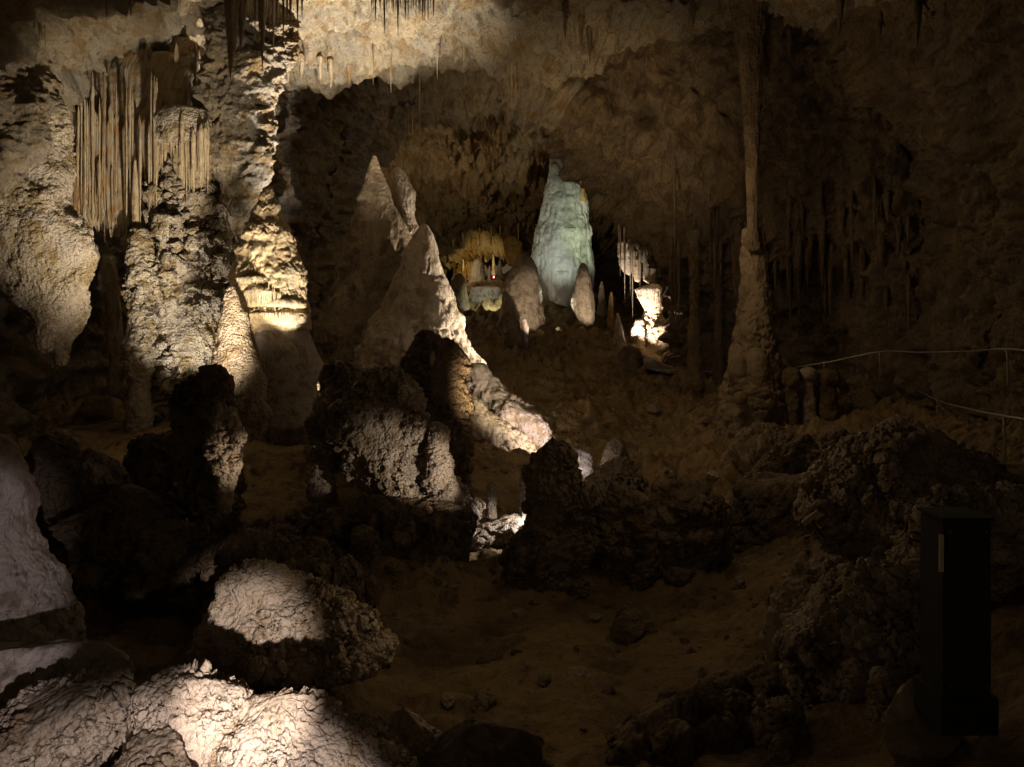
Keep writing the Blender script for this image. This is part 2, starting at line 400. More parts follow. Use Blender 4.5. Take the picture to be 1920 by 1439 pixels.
    if pop:
        ps = psize
        kn = knobs(q/ps, 160+seed)*.8+.3*knobs(q/(ps*.5), 161+seed)
        if ragged: kn = kn+1.7*(knobs(q/(ps*4.2)+.4*perlin(q/ps, 7)[:, None], 162+seed)-.4)
        kn = kn*np.clip(.65+1.5*perlin(q/(ps*8), 165+seed), .1, 1.25)
        a = pop*ps*np.minimum(1, rr/(ps*1.5))
        Gn = q.reshape(n, m, 3)
        nn = np.cross(np.roll(Gn, -1, 1)-np.roll(Gn, 1, 1), np.gradient(Gn, axis=0)).reshape(-1, 3)
        nn /= np.maximum(np.linalg.norm(nn, axis=1, keepdims=True), 1e-9)
        nn *= np.sign((nn[:, 0]*dirx+nn[:, 1]*diry).mean())
        q += nn*(kn*a)[:, None]
    Gq = q.reshape(n, m, 3)
    # caps
    top = Gq[0].mean(0)+np.array([0, 0, min(r_[0]*.5, .3*Rm)]); bot = Gq[-1].mean(0)-np.array([0, 0, min(r_[-1]*.4, .3*Rm)])
    loc = np.array([cx_[-1], d, z_[-1] if not name.startswith('stalactite') else z_[0]], np.float32)
    co = np.vstack([Gq.reshape(-1, 3), top[None], bot[None]])-loc
    qd = grid_quads(n, m, True)[:, ::-1]
    a = np.arange(m); b = (a+1) % m
    t = np.vstack([np.stack([np.full(m, n*m), a, b], 1), np.stack([np.full(m, n*m+1), (n-1)*m+b, (n-1)*m+a], 1)])
    me = mesh_from(co, qd, name, t)
    if parent is not None:
        pl = np.array(parent.location); o = link(name, me, mat, parent, tuple(loc-pl))
        if label: o['label'] = label
    else:
        o = link(name, me, mat, None, tuple(loc)); tag(o, label, cat, group)
    return o

# ------------------------------------------------------------------ icicle-like dripstone
def spike_co(n=26, m=14, seed=0, flute=.12, bend=.15, power=.8):
    t = np.linspace(0, 1, n); th = np.linspace(0, 2*math.pi, m, endpoint=False)
    r = (1-t**1.25)**power*.92+.08*(1-t)
    r = np.maximum(r, .03)*np.minimum(1, .15+t*7)
    X = r[:, None]*np.cos(th); Y = r[:, None]*np.sin(th); Z = np.repeat(-t[:, None], m, 1)
    q = np.stack([X, Y, Z], -1).reshape(-1, 3)
    k = 1+flute*(perlin(q*np.array([2.2, 2.2, 2.5], np.float32)+seed*5, seed)+.6*perlin(q*np.array([4, 4, 14], np.float32)+seed, seed+3))*2
    q[:, 0] *= k; q[:, 1] *= k
    tt_ = -q[:, 2]
    q[:, 0] += bend*np.sin(tt_*3+seed)*tt_; q[:, 1] += bend*np.cos(tt_*2.3+seed)*tt_
    return q
def spike_mesh(name, seed, n=26, m=14, **k):
    q = spike_co(n, m, seed, **k)
    return mesh_from(np.vstack([q, [[0, 0, .02]]]), grid_quads(n, m, True)[:, ::-1], name, np.stack([np.full(m, n*m), np.arange(m), (np.arange(m)+1) % m], 1))
PROT = {}
def stalactite(u, v0, v1, w, label, group=None, d=None, mat=M_drape, bv=None, off=.25, seed=None, cat='stalactite', name='stalactite'):
    """hangs from (u, v0) to its tip at v1; w = width in photo pixels at the top; d = distance (else found on the rock)"""
    if d is None:
        h = hit(u, v0, bv or BV_SHELL)
        d = (h.y if h is not None else 30.)-off
    sd = random.randrange(7) if seed is None else seed
    key = (sd, mat.name)
    if key not in PROT:
        PROT[key] = spike_mesh('stalactite', sd, 40, 20); PROT[key].materials.append(mat)
    x, y, z = P(u, v0, d); L = (v1-v0)/F*d
    o = bpy.data.objects.new(name, PROT[key]); COL.objects.link(o)
    emb = .12*L+.25
    o.location = (x, y, z+emb*.8); o.scale = (w/2/F*d, w/2/F*d, L+emb*.8); o.rotation_euler = (0, 0, random.random()*6.28)
    return tag(o, label, cat, group)
def fringe(parent, pts, n, lo, hi, mat, d, yoff=0., w=3.2, name='drapery_fringe'):
    """a row of dripping icicles along the polyline pts (u, v), a part of parent"""
    us = np.array([p[0] for p in pts]); vs = np.array([p[1] for p in pts])
    co = []; qd = []; tr = []; base = 0; n_, m_ = 8, 7
    for i in range(n):
        u = us[0]+(us[-1]-us[0])*(i+random.random()*.6)/n; v = np.interp(u, us, vs)
        q = spike_co(n_, m_, i % 9, .1, .12)
        L = random.uniform(lo, hi)/F*d; r = w*random.uniform(.6, 1.3)/2/F*d
        x, y, z = P(u, v, d+yoff*0); f = (u-us[0])/(us[-1]-us[0])*2-1
        y = d-yoff*math.sqrt(max(0, 1-f*f*.85))
        q = q*np.array([r, r, L])+np.array([x, y, z]); co.append(q)
        qd.append(grid_quads(n_, m_, True)[:, ::-1]+base); base += len(q)
    co = np.vstack(co)-np.array(parent.location); 
    return link(name, mesh_from(co, np.vstack(qd), name), mat, parent, (0, 0, 0))

def rubble(u0, u1, v0, v1, d0, d1, n, size, seed, label, group, mat=M_dark):
    r = random.Random(seed)
    for i in range(n):
        u = r.uniform(u0, u1); f = r.random(); v = v0+(v1-v0)*f; hp = hit(u, v, BV_FLOOR); d = hp.y if hp is not None else d0
        w = size*r.uniform(.5, 1.5); hgt = w*r.uniform(.7, 1.7); t = r.uniform(-.35, .35)*w
        form('rock', [(v-hgt, u+t-w*.2, u+t+w*.25), (v-hgt*.8, u+t*.8-w*.45, u+t*.8+w*.4), (v-hgt*.4, u-w*.6, u+w*.55), (v, u-w*.7, u+w*.7)], d, mat, label, 'rock', group,
             kd=r.uniform(.7, 1.1), lump=.22, fine=.09, ragged=.25, pop=.7, psize=.09, facet=.9, seed=seed*31+i, res=2.6, down=w*.5)

# ================================================================== LEFT WALL
form('hanging_rock_mass', [(150,-170,70),(200,-150,112),(300,-150,108),(400,-150,118),(430,-90,145),(470,-40,152),(520,8,155),(560,35,152),(600,62,140),(640,72,112),(660,76,92)], 21, M_knob,
     'broad pale rock mass hanging at the left edge, narrowing to a ragged point', 'hanging rock', kd=.6, lump=.16, flute=.05, pop=.4, psize=.13, ragged=.05, facet=.5, seed=1, res=2.4)
form('stalactite', [(540,105,160),(580,100,165),(610,97,150),(650,98,128),(685,103,122)], 21.5, M_knob,
     'knobbly stalactite hanging beside the ragged point of the left rock mass', 'stalactite', kd=.8, lump=.2, pop=.5, psize=.12, seed=2)
form('hanging_rock_mass', [(60,-160,20),(130,-130,80),(200,-90,108),(240,-60,110),(290,-90,95),(350,-120,60)], 20.5, M_wall,
     'smooth grey shelf of rock at the left edge above the hanging mass', 'hanging rock', kd=.8, lump=.25, fine=.06, ragged=.2, facet=.5, seed=3)
form('hanging_rock_mass', [(20,400,560),(80,392,540),(130,392,520),(180,386,505),(230,390,500),(280,392,503),(330,400,494),(370,412,484),(405,428,462)], 24.6, M_wall,
     'smooth grey lobe of rock hanging just above the tip of the tiered golden stalagmite', 'hanging rock', kd=.6, lump=.24, fine=.07, ragged=.22, flute=.05, facet=.5, seed=4)
fc = form('flowstone_column', [(335,305,392),(360,298,405),(400,296,422),(430,300,430),(470,285,432),(520,275,428),(580,268,425),(630,275,415),(680,290,405),(715,305,372),(740,318,350)], 25, M_knob,
     'wide knobbly flowstone column below the pale dripping curtain on the left wall', 'flowstone column', kd=.6, lump=.16, flute=.07, pop=1.3, psize=.21, ragged=.14, tiers=(7,.08), seed=5, res=2.2, down=20)
form('limestone_column', [(430,250,275),(450,246,284),(520,244,286),(600,243,285),(660,240,285),(700,240,283),(725,246,280)], 24, M_knob,
     'slender knobbly column left of the wide flowstone column', 'column', kd=.9, lump=.16, flute=.06, pop=.7, psize=.14, ragged=.25, seed=6, res=2.2, down=15)
form('limestone_column', [(300,251,255),(335,249,259),(365,247,261),(420,248,262),(455,250,262),(470,246,268)], 24.2, M_drape,
     'thin straight dripstone strand standing on top of the slender knobbly column', 'column', kd=.9, lump=.1, flute=.08, seed=7)
form('limestone_column', [(480,190,215),(520,185,222),(600,196,226),(680,205,235),(740,200,240)], 26.5, M_drape,
     'dim yellowish column in the dark gap left of the slender knobbly column', 'column', kd=.9, lump=.15, flute=.08, seed=8)
# curtain of stalactites
g = 'stalactites of the long dripping curtain on the left wall'
def curtain(u0, u1, n, va, vb, ta, tb, wa, wb, lab, mat, dd, grp):
    for i in range(n):
        u = u0+(u1-u0)*(i+random.uniform(.1, .9))/n; f = (u-u0)/(u1-u0)
        va_ = va[0]+(va[1]-va[0])*f+random.uniform(-22, 14); 
        stalactite(u, va_, random.uniform(ta, tb), random.uniform(wa, wb), lab, grp, d=dd+random.uniform(-.35, .35), mat=mat)
curtain(118, 215, 17, (215, 230), 0, 300, 400, 9, 17, 'brown ribbed stalactite in the curtain beside the grey left shelf', M_drape, 24.9, 'brown stalactites left in the curtain')
curtain(170, 290, 16, (225, 250), 0, 310, 385, 8, 15, 'long tan stalactite in the middle of the left wall curtain', M_drape, 25.0, 'tan stalactites in the middle of the curtain')
curtain(150, 215, 12, (330, 335), 0, 385, 440, 6, 10, 'short white stalactite in the lower tier of the left curtain', M_drape, 24.8, 'short white stalactites of the lower tier')
curtain(235, 300, 10, (250, 265), 0, 350, 450, 8, 14, 'yellowish stalactite left of the dark hollow in the curtain', M_drape, 24.8, 'yellowish stalactites beside the hollow')
curtain(292, 345, 10, (272, 270), 0, 300, 340, 6, 10, 'short cream stalactite above the dark hollow', M_flow, 24.3, 'short stalactites above the hollow')
curtain(340, 392, 13, (255, 252), 0, 335, 385, 8, 12, 'cream stalactite in the bright fringe above the wide flowstone column', M_flow, 23.8, 'bright cream stalactite fringe')
curtain(325, 388, 9, (120, 130), 0, 165, 260, 6, 11, 'grey stalactite in front of the dark crack under the bright ceiling', M_drape, 25.5, 'grey stalactites under the ceiling crack')
fo = form('drapery_wall', [(50,150,330),(100,125,395),(200,116,398),(250,116,396),(300,122,395),(350,130,390),(380,150,380)], 25.8, M_drape,
     'fluted brown drapery band that the left wall curtain hangs from', 'drapery', kd=.3, lump=.10, flute=.14, fscale=.22, tuck=1.5, teeth=.2, seed=9, res=2.4, sq=.5)
form('flowstone_shelf', [(205,300,392),(225,292,396),(250,294,396),(268,300,392)], 24.2, M_knob,
     'rough cream shelf carrying the bright stalactite fringe', 'flowstone shelf', kd=.6, lump=.15, pop=.5, psize=.12, seed=10)

for k, (rows, lab) in enumerate((
    ([(60,130,200),(120,112,222),(240,114,218),(320,120,212),(365,130,204)], 'brown fluted drapery at the left end of the curtain beside the grey shelf'),
    ([(60,200,260),(120,184,280),(240,186,274),(330,190,266),(395,200,256)], 'grey brown fluted drapery, second from the left in the curtain'),
    ([(80,250,300),(150,240,312),(260,242,308),(350,246,300),(430,252,290)], 'yellowish fluted drapery left of the dark hollow'),
    ([(215,310,392),(250,300,396),(290,320,395),(335,344,393)], 'bright cream drapery above the wide flowstone column'),
    ([(90,300,350),(140,296,352),(190,302,348),(205,306,344)], 'grey drapery hanging under the bright upper left ceiling'),)):
    form('drapery', rows, 25.1-.12*k if k != 3 else 24.3, (M_drape, M_drape, M_gold, M_flow, M_drape)[k], lab, 'drapery', kd=.42, lump=.12, fine=.02, flute=.16, fscale=.20, teeth=.9, tuck=1.1, seed=400+k, res=2.)
for i in range(34):
    u = random.uniform(118, 300); v0 = 170+random.uniform(0, 120)
    stalactite(u, v0, random.choice((330, 370, 400, 430, 470))+random.uniform(-20, 30), random.uniform(3.5, 6.5), 'very thin long stalactite in front of the left wall curtain', 'very thin stalactites before the curtain', d=24.3+random.uniform(-.3, .3), mat=(M_drape, M_flow)[i % 2])
# ceiling stalactites
stalactite(432, -40, 152, 34, 'large grey green stalactite hanging to the left of the pair at the top', d=21, mat=M_drape, seed=0)
stalactite(453, -40, 96, 26, 'shorter grey stalactite right beside the large grey green one', d=21.3, mat=M_drape, seed=1)
stalactite(492, -40, 140, 16, 'long slender cream stalactite right of the grey pair', d=21.6, mat=M_flow, seed=2)
for u, v1, w in ((478,60,7),(500,40,7),(505,70,6),(512,118,7),(520,62,8),(531,96,6),(545,55,8),(558,66,6),(486,90,6),(538,40,7),(566,40,6)):
    stalactite(u, -30, v1, w, 'thin pale stalactite in the cluster right of the slender cream one', 'thin stalactites by the slender cream one', d=22+random.uniform(-.5, .5), mat=M_drape)
for i in range(26):
    u = 697+i*4.6+random.uniform(-2, 2)
    stalactite(u, -22, random.choice((18, 22, 28, 34, 44, 58)) if i not in (5, 11) else (66, 74)[i == 11], random.uniform(3.5, 6.5), 'thin dark stalactite in the hanging tuft at the top centre', 'dark stalactites of the top centre tuft', d=23+random.uniform(-.8, .8), mat=M_drape)
stalactite(787, 150, 302, 5, 'long needle thin stalactite hanging in the dark arch', d=36, mat=M_drape, seed=3)
for u, v0, v1 in ((760,225,262),(773,205,278),(765,215,250),(960,130,215),(967,125,206),(700,100,160),(733,110,175),(820,95,150),(870,92,140)):
    stalactite(u, v0, v1, 3.6, 'thin soda straw stalactite hanging below the dark arch', 'soda straws in the arch', mat=M_drape, off=.5)
for u, v0, v1, w in ((200,0,46,5),(75,60,85,5),(85,60,100,5),(245,0,35,8),(565,110,150,16),(540,120,160,12),(620,120,168,14),(655,130,160,12),(600,115,150,12)):
    stalactite(u, v0, v1, w, 'small stalactite hanging from the rough upper left ceiling', 'small stalactites of the upper left ceiling', mat=M_drape)

# ================================================================== THE TIERED STALAGMITE
st = form('stalagmite', [(352,497,507),(366,488,513),(380,492,517),(388,480,522),(402,476,523),(412,482,530),(430,466,540),(446,456,547),(458,462,550),(470,446,553),(484,450,556),(505,442,564),(530,437,570),(545,438,571),(575,446,573),(595,452,574),(612,456,577),(622,462,574)], 22, M_gold,
     'golden tiered stalagmite, brightly lit, in front of the left wall', 'stalagmite', kd=.85, lump=.07, fine=.02, flute=.018, tiers=(5,.05), lobes=.09, ragged=.03, pop=.5, psize=.07, seed=11, res=1.7)
form('stalagmite_base', [(575,470,560),(622,464,578),(660,456,594),(700,452,618),(750,442,655),(790,430,700)], 22, M_pale, 'smooth pale base', None, parent=st, kd=.85, lump=.05, fine=.01, flute=.012, seed=211, res=2., down=60)
form('flowstone_skirt', [(585,462,566),(592,452,573),(604,455,575),(612,462,572)], 21.75, M_gold, 'lowest overhanging golden tier', None, parent=st, kd=.8, lump=.06, flute=.05, seed=12, res=1.6)
form('flowstone_skirt', [(560,452,568),(570,446,573),(580,452,574)], 21.72, M_gold, None, None, parent=st, kd=.8, lump=.06, flute=.05, seed=13, res=1.6)
form('flowstone_skirt', [(518,452,520),(528,446,522),(536,448,510)], 21.62, M_gold, None, None, parent=st, kd=1.2, lump=.05, flute=.05, seed=14, res=1.6)
fringe(st, [(452,524),(515,528)], 24, 8, 17, M_gold, 21.7, .98, 3.6)
fringe(st, [(464,550),(500,545),(545,552)], 40, 20, 34, M_gold, 21.7, .90, 3.6)
fringe(st, [(464,590),(520,588),(556,586)], 34, 10, 22, M_gold, 21.7, .92, 3.6)
form('stalagmite', [(538,428,438),(560,421,448),(590,416,460),(625,410,466),(660,404,478),(690,401,488),(720,398,494),(760,388,503),(800,380,512)], 20.5, M_popbig,
     'slender pale stalagmite standing against the left side of the golden tiered one', 'stalagmite', kd=.9, lump=.10, fine=.03, pop=.5, psize=.08, lobes=.05, seed=15, res=1.8, down=50)

# ================================================================== CENTRE GIANTS
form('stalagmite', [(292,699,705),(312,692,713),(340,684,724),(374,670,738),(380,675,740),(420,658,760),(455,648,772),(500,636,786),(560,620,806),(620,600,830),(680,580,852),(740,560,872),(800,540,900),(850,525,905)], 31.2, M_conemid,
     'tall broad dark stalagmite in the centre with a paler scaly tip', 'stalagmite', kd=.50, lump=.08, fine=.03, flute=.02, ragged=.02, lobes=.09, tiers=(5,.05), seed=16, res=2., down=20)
form('stalagmite', [(315,738,750),(325,733,760),(345,737,768),(362,744,777),(388,748,778),(400,756,776),(440,760,790),(500,765,800)], 33.2, M_pop,
     'short knobbly stalagmite spire leaning behind the scaly tip of the dark cone', 'stalagmite', kd=.9, lump=.14, fine=.05, pop=.4, psize=.12, seed=17, res=2., down=40)
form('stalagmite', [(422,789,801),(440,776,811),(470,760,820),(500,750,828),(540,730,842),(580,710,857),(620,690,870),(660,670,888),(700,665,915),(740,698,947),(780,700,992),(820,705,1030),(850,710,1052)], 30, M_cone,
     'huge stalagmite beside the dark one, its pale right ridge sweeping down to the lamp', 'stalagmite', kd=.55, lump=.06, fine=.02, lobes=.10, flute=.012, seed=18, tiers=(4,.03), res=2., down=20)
form('flowstone_mound', [(690,872,905),(720,885,935),(745,898,965),(770,915,990),(795,935,1010),(820,962,1022),(838,985,1018)], 27.6, M_cone,
     'bumpy white flowstone ridge at the foot of the huge pale stalagmite', 'flowstone mound', kd=.9, lump=.14, fine=.05, pop=.8, psize=.18, lobes=.18, ragged=.12, seed=19, res=2.)
form('flowstone_apron', [(742,846,885),(775,848,918),(800,860,950),(825,882,985),(848,912,1005),(868,950,1008)], 26.6, M_flow,
     'yellowish lower band of flowstone below the white ridge at the foot of the giant', 'flowstone apron', kd=.7, lump=.16, fine=.07, lobes=.16, ragged=.12, pop=.5, psize=.12, flute=.04, seed=519, res=1.8, down=5)
form('crystal_crust', [(758,938,968),(775,930,1008),(795,945,1025),(815,970,1030),(832,990,1022)], 26.9, M_pop,
     'sparkling white popcorn crust at the lamp below the pale ridge', 'flowstone crust', kd=.6, lump=.2, fine=.08, pop=.8, psize=.14, seed=20, res=1.8)

# rough outcrops in the middle
form('limestone_outcrop', [(688,700,742),(705,682,766),(740,664,776),(790,652,778),(830,648,790),(850,655,800),(880,668,832),(915,690,858),(950,735,885),(985,780,905),(1005,800,900)], 17, M_popbig,
     'broad popcorn covered outcrop standing left of the dark rock spire', 'outcrop', kd=.5, lump=.16, fine=.06, ragged=.14, pop=1., psize=.12, facet=.5, seed=21, res=1.9, down=30)
form('limestone_outcrop', [(800,815,832),(830,806,838),(860,800,840),(900,800,850),(940,806,880)], 16.6, M_popbig,
     'small rough rock post leaning on the right of the popcorn outcrop', 'outcrop', kd=.7, lump=.2, pop=.8, psize=.09, ragged=.2, facet=.5, seed=22)
form('rock_spire', [(598,782,794),(612,770,806),(632,768,822),(655,762,848),(680,762,860),(720,766,864),(770,772,870),(820,778,876),(850,782,882)], 19, M_dark,
     'dark jagged rock spire standing in front of the pale ridge', 'rock spire', kd=.6, lump=.12, ragged=0.30, fine=.08, pop=.5, psize=.14, facet=.5, seed=23, res=2., down=40)
form('rock_stub', [(752,592,606),(775,585,618),(805,580,624),(840,580,626),(870,588,622)], 17.5, M_popbig,
     'short knobbly rock stub left of the popcorn outcrop', 'rock', kd=.8, lump=.2, ragged=.15, pop=.9, psize=.10, facet=.5, seed=24, down=25)
form('rock_stub', [(672,612,640),(700,604,664),(740,600,680),(790,606,684),(830,612,690)], 19.5, M_dark,
     'dark rounded rock between the golden stalagmite and the popcorn outcrop', 'rock', kd=.8, lump=.2, ragged=0.30, pop=.5, psize=.12, facet=.5, seed=25, down=30)
form('small_spike', [(660,808,813),(672,806,816),(684,806,812)], 18.3, M_flow, 'tiny pale green spike of crystal on the dark rock spire', 'crystal', kd=.6, lump=.1, seed=26, res=1)
form('small_crust', [(725,742,758),(735,745,778),(748,752,790),(765,770,792)], 16.6, M_pop, 'small pale crust of crystals on top of the popcorn outcrop', 'crystal crust', kd=.6, lump=.3, ragged=.3, pop=.8, psize=.09, seed=27, res=1.2)

# left dark outcrops
form('limestone_outcrop', [(676,376,390),(690,366,400),(720,352,410),(760,342,416),(810,338,428),(860,336,436),(910,345,440),(950,362,438),(990,372,432)], 14, M_dark,
     'tall dark outcrop with a paler knobbly right edge below the flowstone column', 'outcrop', kd=.8, lump=.14, ragged=0.30, pop=.9, psize=.10, facet=.5, seed=28, res=2., down=40)
form('limestone_outcrop', [(775,408,430),(800,405,440),(850,402,442),(900,405,438),(945,410,436),(965,415,430)], 13.3, M_popbig,
     'narrow pale knobbly rib on the right side of the tall dark outcrop', 'outcrop', kd=.8, lump=.2, ragged=.1, pop=.9, psize=.12, facet=.5, seed=29, res=1.8)
form('rock_stub', [(764,88,122),(780,68,142),(800,62,146),(830,64,136),(870,60,140)], 15, M_dark, 'dark mushroom shaped rock stub on the left sand', 'rock', kd=.9, lump=.18, ragged=0.30, pop=.7, psize=.10, facet=.8, seed=30, down=40)
form('rock_stub', [(816,176,196),(830,163,218),(855,160,232),(890,158,238)], 14, M_dark, 'low dark rock stub right of the mushroom shaped one', 'rock', kd=.9, lump=.2, ragged=0.30, pop=.7, psize=.09, facet=.8, seed=31, down=50)
form('rock_stub', [(782,282,310),(800,262,330),(830,256,336),(870,254,340)], 15, M_dark, 'dark rounded rock stub touching the left of the tall dark outcrop', 'rock', kd=.9, lump=.2, ragged=0.30, pop=.7, psize=.09, facet=.8, seed=32, down=40)
form('rock_mound', [(925,140,250),(945,110,310),(970,110,340),(1000,150,340)], 13.2, M_dark, 'wide dark rubble mound below the three rock stubs', 'rock mound', kd=.6, lump=.3, ragged=0.50, pop=.7, psize=.12, facet=.8, seed=33, down=20)
form('stalagmite', [(822,-50,14),(840,-70,28),(870,-100,38),(910,-130,50),(950,-150,58),(972,-160,54),(990,-160,52),(1030,-190,70),(1075,-210,90),(1120,-230,112),(1160,-260,120)], 9, M_pale,
     'smooth pale stalagmite cut off by the left edge of the photo', 'stalagmite', kd=.8, lump=.09, fine=.04, lobes=.05, ragged=.04, seed=34, res=2., down=40)
form('rock_mound', [(740,150,222),(765,140,232),(800,130,230)], 27, M_floor, 'low rounded mound on the sand under the dark left hollow', 'rock mound', kd=.8, lump=.12, facet=.8, seed=35, down=10)
form('rock_ledge', [(725,235,300),(740,232,335),(752,240,330)], 25, M_dark, 'thin dark ledge below the knobbly columns', 'rock ledge', kd=.8, lump=.15, ragged=0.30, seed=36)

rubble(70, 430, 880, 1030, 13.6, 11.8, 13, 30, 301, 'dark rock in the rubble heap below the left rock stubs', 'rubble rocks below the left stubs')
rubble(410, 700, 950, 1100, 13.5, 10.6, 14, 28, 302, 'dark rock in the rubble behind the popcorn covered boulder', 'rubble rocks behind the boulder')
rubble(600, 820, 965, 1020, 15.5, 14.5, 14, 22, 303, 'dim rock at the foot of the popcorn outcrop', 'rocks at the foot of the outcrop', M_popbig)
rubble(940, 1190, 985, 1070, 15.3, 14., 20, 26, 304, 'black rock in the jagged bank around the floor lamps', 'rocks of the black jagged bank')
rubble(1180, 1480, 1300, 1430, 9.0, 7.6, 16, 40, 305, 'black rock among the jagged rocks near the bottom right', 'jagged rocks near the bottom right')
rubble(1480, 1790, 960, 1330, 12., 8.4, 30, 46, 306, 'dim rock of the broken bank left of the black cabinet', 'rocks of the bank left of the cabinet', M_popbig)
rubble(1380, 1580, 830, 960, 20, 16.5, 14, 36, 307, 'dark rough rock on the slope below the massive column', 'rocks below the massive column')
# foreground
form('boulder', [(1062,474,500),(1085,454,545),(1115,442,600),(1150,415,650),(1180,390,690),(1205,380,708),(1232,388,700)], 9, M_pop,
     'large popcorn covered boulder standing alone, lit on its left half', 'boulder', kd=.6, lump=.14, fine=.07, ragged=.16, pop=1., psize=.065, facet=.15, seed=37, res=1.5)
form('undercut_rock', [(1190,450,660),(1230,430,680),(1262,450,640),(1280,480,600)], 9.15, M_dark, 'dark undercut rock under the popcorn covered boulder', 'rock', kd=.5, lump=.2, ragged=0.30, facet=.8, seed=38, down=15)
form('rock_slab', [(1208,-220,195),(1222,-260,206),(1250,-260,210),(1285,-260,206),(1310,-260,150),(1350,-260,60),(1420,-260,20)], 6.6, M_pale,
     'smooth pale pinkish rock slab at the lower left edge', 'rock slab', kd=.45, lump=.10, fine=.05, ragged=.10, pop=.4, psize=.05, sq=.5, facet=.6, seed=39, res=1.7, down=200)
form('boulder', [(1292,90,190),(1305,50,226),(1340,-10,232),(1380,-80,222),(1430,-130,200),(1500,-160,170)], 5.4, M_popbig,
     'dim granular boulder in front of the pale slab in the lower left corner', 'boulder', kd=.7, lump=.10, fine=.04, ragged=.08, pop=1.2, psize=.05, facet=.8, seed=40, res=1.6, down=100)
form('boulder', [(1290,296,400),(1300,288,440),(1330,282,466),(1375,262,480),(1439,240,500),(1500,220,520),(1560,220,520)], 5.5, M_pop,
     'large granular pale boulder at the bottom, the left and tallest of the brightly lit row', 'boulder', kd=.9, lump=.09, fine=.05, ragged=.12, pop=1.2, psize=.045, facet=.6, seed=41, res=1.5, down=100)
form('boulder', [(1322,470,545),(1332,440,600),(1360,420,640),(1400,400,668),(1439,390,706),(1500,380,740),(1560,380,760)], 5.3, M_pop,
     'granular pale boulder right of the tallest bottom one, crossed by the beam edge', 'boulder', kd=.9, lump=.09, fine=.05, ragged=.12, pop=1.2, psize=.045, facet=.6, seed=441, res=1.5, down=100)
form('boulder', [(1376,235,300),(1395,210,330),(1430,190,350),(1500,180,360)], 5., M_popbig,
     'low dim granular boulder in the gap between the corner boulder and the lit row', 'boulder', kd=.9, lump=.12, fine=.05, ragged=.12, pop=1.2, psize=.045, facet=.6, seed=442, res=1.5, down=100)
form('boulder', [(1318,715,800),(1335,700,835),(1365,700,845),(1400,690,820),(1430,680,800)], 6.6, M_pop, 'dim greenish boulder right of the large granular one', 'boulder', kd=.7, lump=.15, pop=.8, psize=.05, facet=.8, seed=42, down=80)
form('boulder', [(1385,830,900),(1405,790,980),(1439,760,1050),(1500,740,1100)], 5.8, M_dark, 'low black boulder at the bottom centre edge', 'boulder', kd=.7, lump=.12, ragged=0.30, facet=.8, seed=43, down=100)
form('boulder', [(1140,1168,1196),(1155,1158,1212),(1180,1150,1220),(1205,1146,1214),(1218,1150,1204)], 12.6, M_dark, 'single dark boulder on the brown sand slope', 'boulder', kd=.9, lump=.22, fine=.05, facet=.8, ragged=.3, seed=44, down=12)
form('boulder', [(1056,1268,1290),(1068,1256,1298),(1085,1250,1290)], 15, M_dark, 'small dark stone uphill of the single boulder', 'boulder', kd=.9, lump=.25, facet=.8, ragged=.3, seed=45, down=8)

# middle right silhouettes
form('rock_mound', [(844,1008,1034),(860,998,1056),(885,994,1066),(915,1000,1072),(945,1004,1092),(975,1004,1090),(1000,992,1100),(1030,970,1104),(1050,950,1090)], 14.6, M_dark,
     'black jagged outcrop in front of the floor lamp in the middle', 'outcrop', kd=.5, lump=.12, ragged=0.30, fine=.08, pop=.7, psize=.10, facet=.5, seed=46, res=2., down=20)
form('rock_mound', [(848,1050,1064),(862,1042,1070),(885,1040,1074),(915,1040,1078)], 15.3, M_dark, 'small black rock knob beside the floor lamp', 'rock', kd=.8, lump=.2, ragged=0.30, pop=.6, psize=.12, facet=.8, seed=47, down=40)
form('coral_rock', [(880,1142,1160),(893,1120,1172),(910,1100,1186),(930,1094,1200),(950,1096,1200)], 16.5, M_popbig,
     'coral like knobbly rock with pale tufts on its left side', 'rock', kd=.7, lump=.16, ragged=.3, pop=1.2, psize=.14, facet=.5, seed=48, res=1.7, down=30)
form('rock_mound', [(900,1165,1190),(920,1150,1225),(950,1140,1250),(975,1130,1260)], 15.5, M_dark, 'dark mound directly right of the coral like rock', 'rock mound', kd=.6, lump=.15, ragged=0.30, pop=.7, psize=.10, facet=.8, seed=49, down=20)
form('rock_mound', [(888,1275,1300),(902,1250,1325),(925,1232,1338),(950,1220,1350),(975,1225,1350)], 15.5, M_dark, 'tall black bushy looking rock mound right of centre', 'rock mound', kd=.7, lump=.18, ragged=0.30, pop=.8, psize=.11, facet=.8, seed=50, down=30)
form('boulder', [(830,1150,1166),(842,1140,1176),(862,1136,1182),(882,1132,1180)], 21, M_dark, 'smooth dark rounded boulder above the coral like rock', 'boulder', kd=.9, lump=.1, facet=.8, ragged=.3, seed=51, down=20)
form('flowstone_mound', [(838,1066,1088),(852,1056,1108),(875,1066,1112),(900,1072,1108),(912,1078,1104)], 21, M_pale, 'bright white flowstone lump lit by the floor lamp', 'flowstone mound', kd=.7, lump=.16, pop=.5, psize=.12, seed=52, res=1.6, down=10)
for k, r in enumerate(([(888,978,988),(898,972,993),(912,974,990)], [(925,988,1003),(936,983,1007),(946,984,1000)], [(904,916,930),(918,910,936),(932,912,930)])):
    form('boulder', r, 17.5+k*.1, M_popbig, ('small rounded stone left of the black outcrop, the upper one', 'pale stone left of the black outcrop, the lower one', 'dim stone on the sand left of the two pale stones')[k], 'stone', kd=.8, lump=.25, seed=53+k, res=1.4, down=6)
dG = hit(935, 1012, BV_FLOOR).y
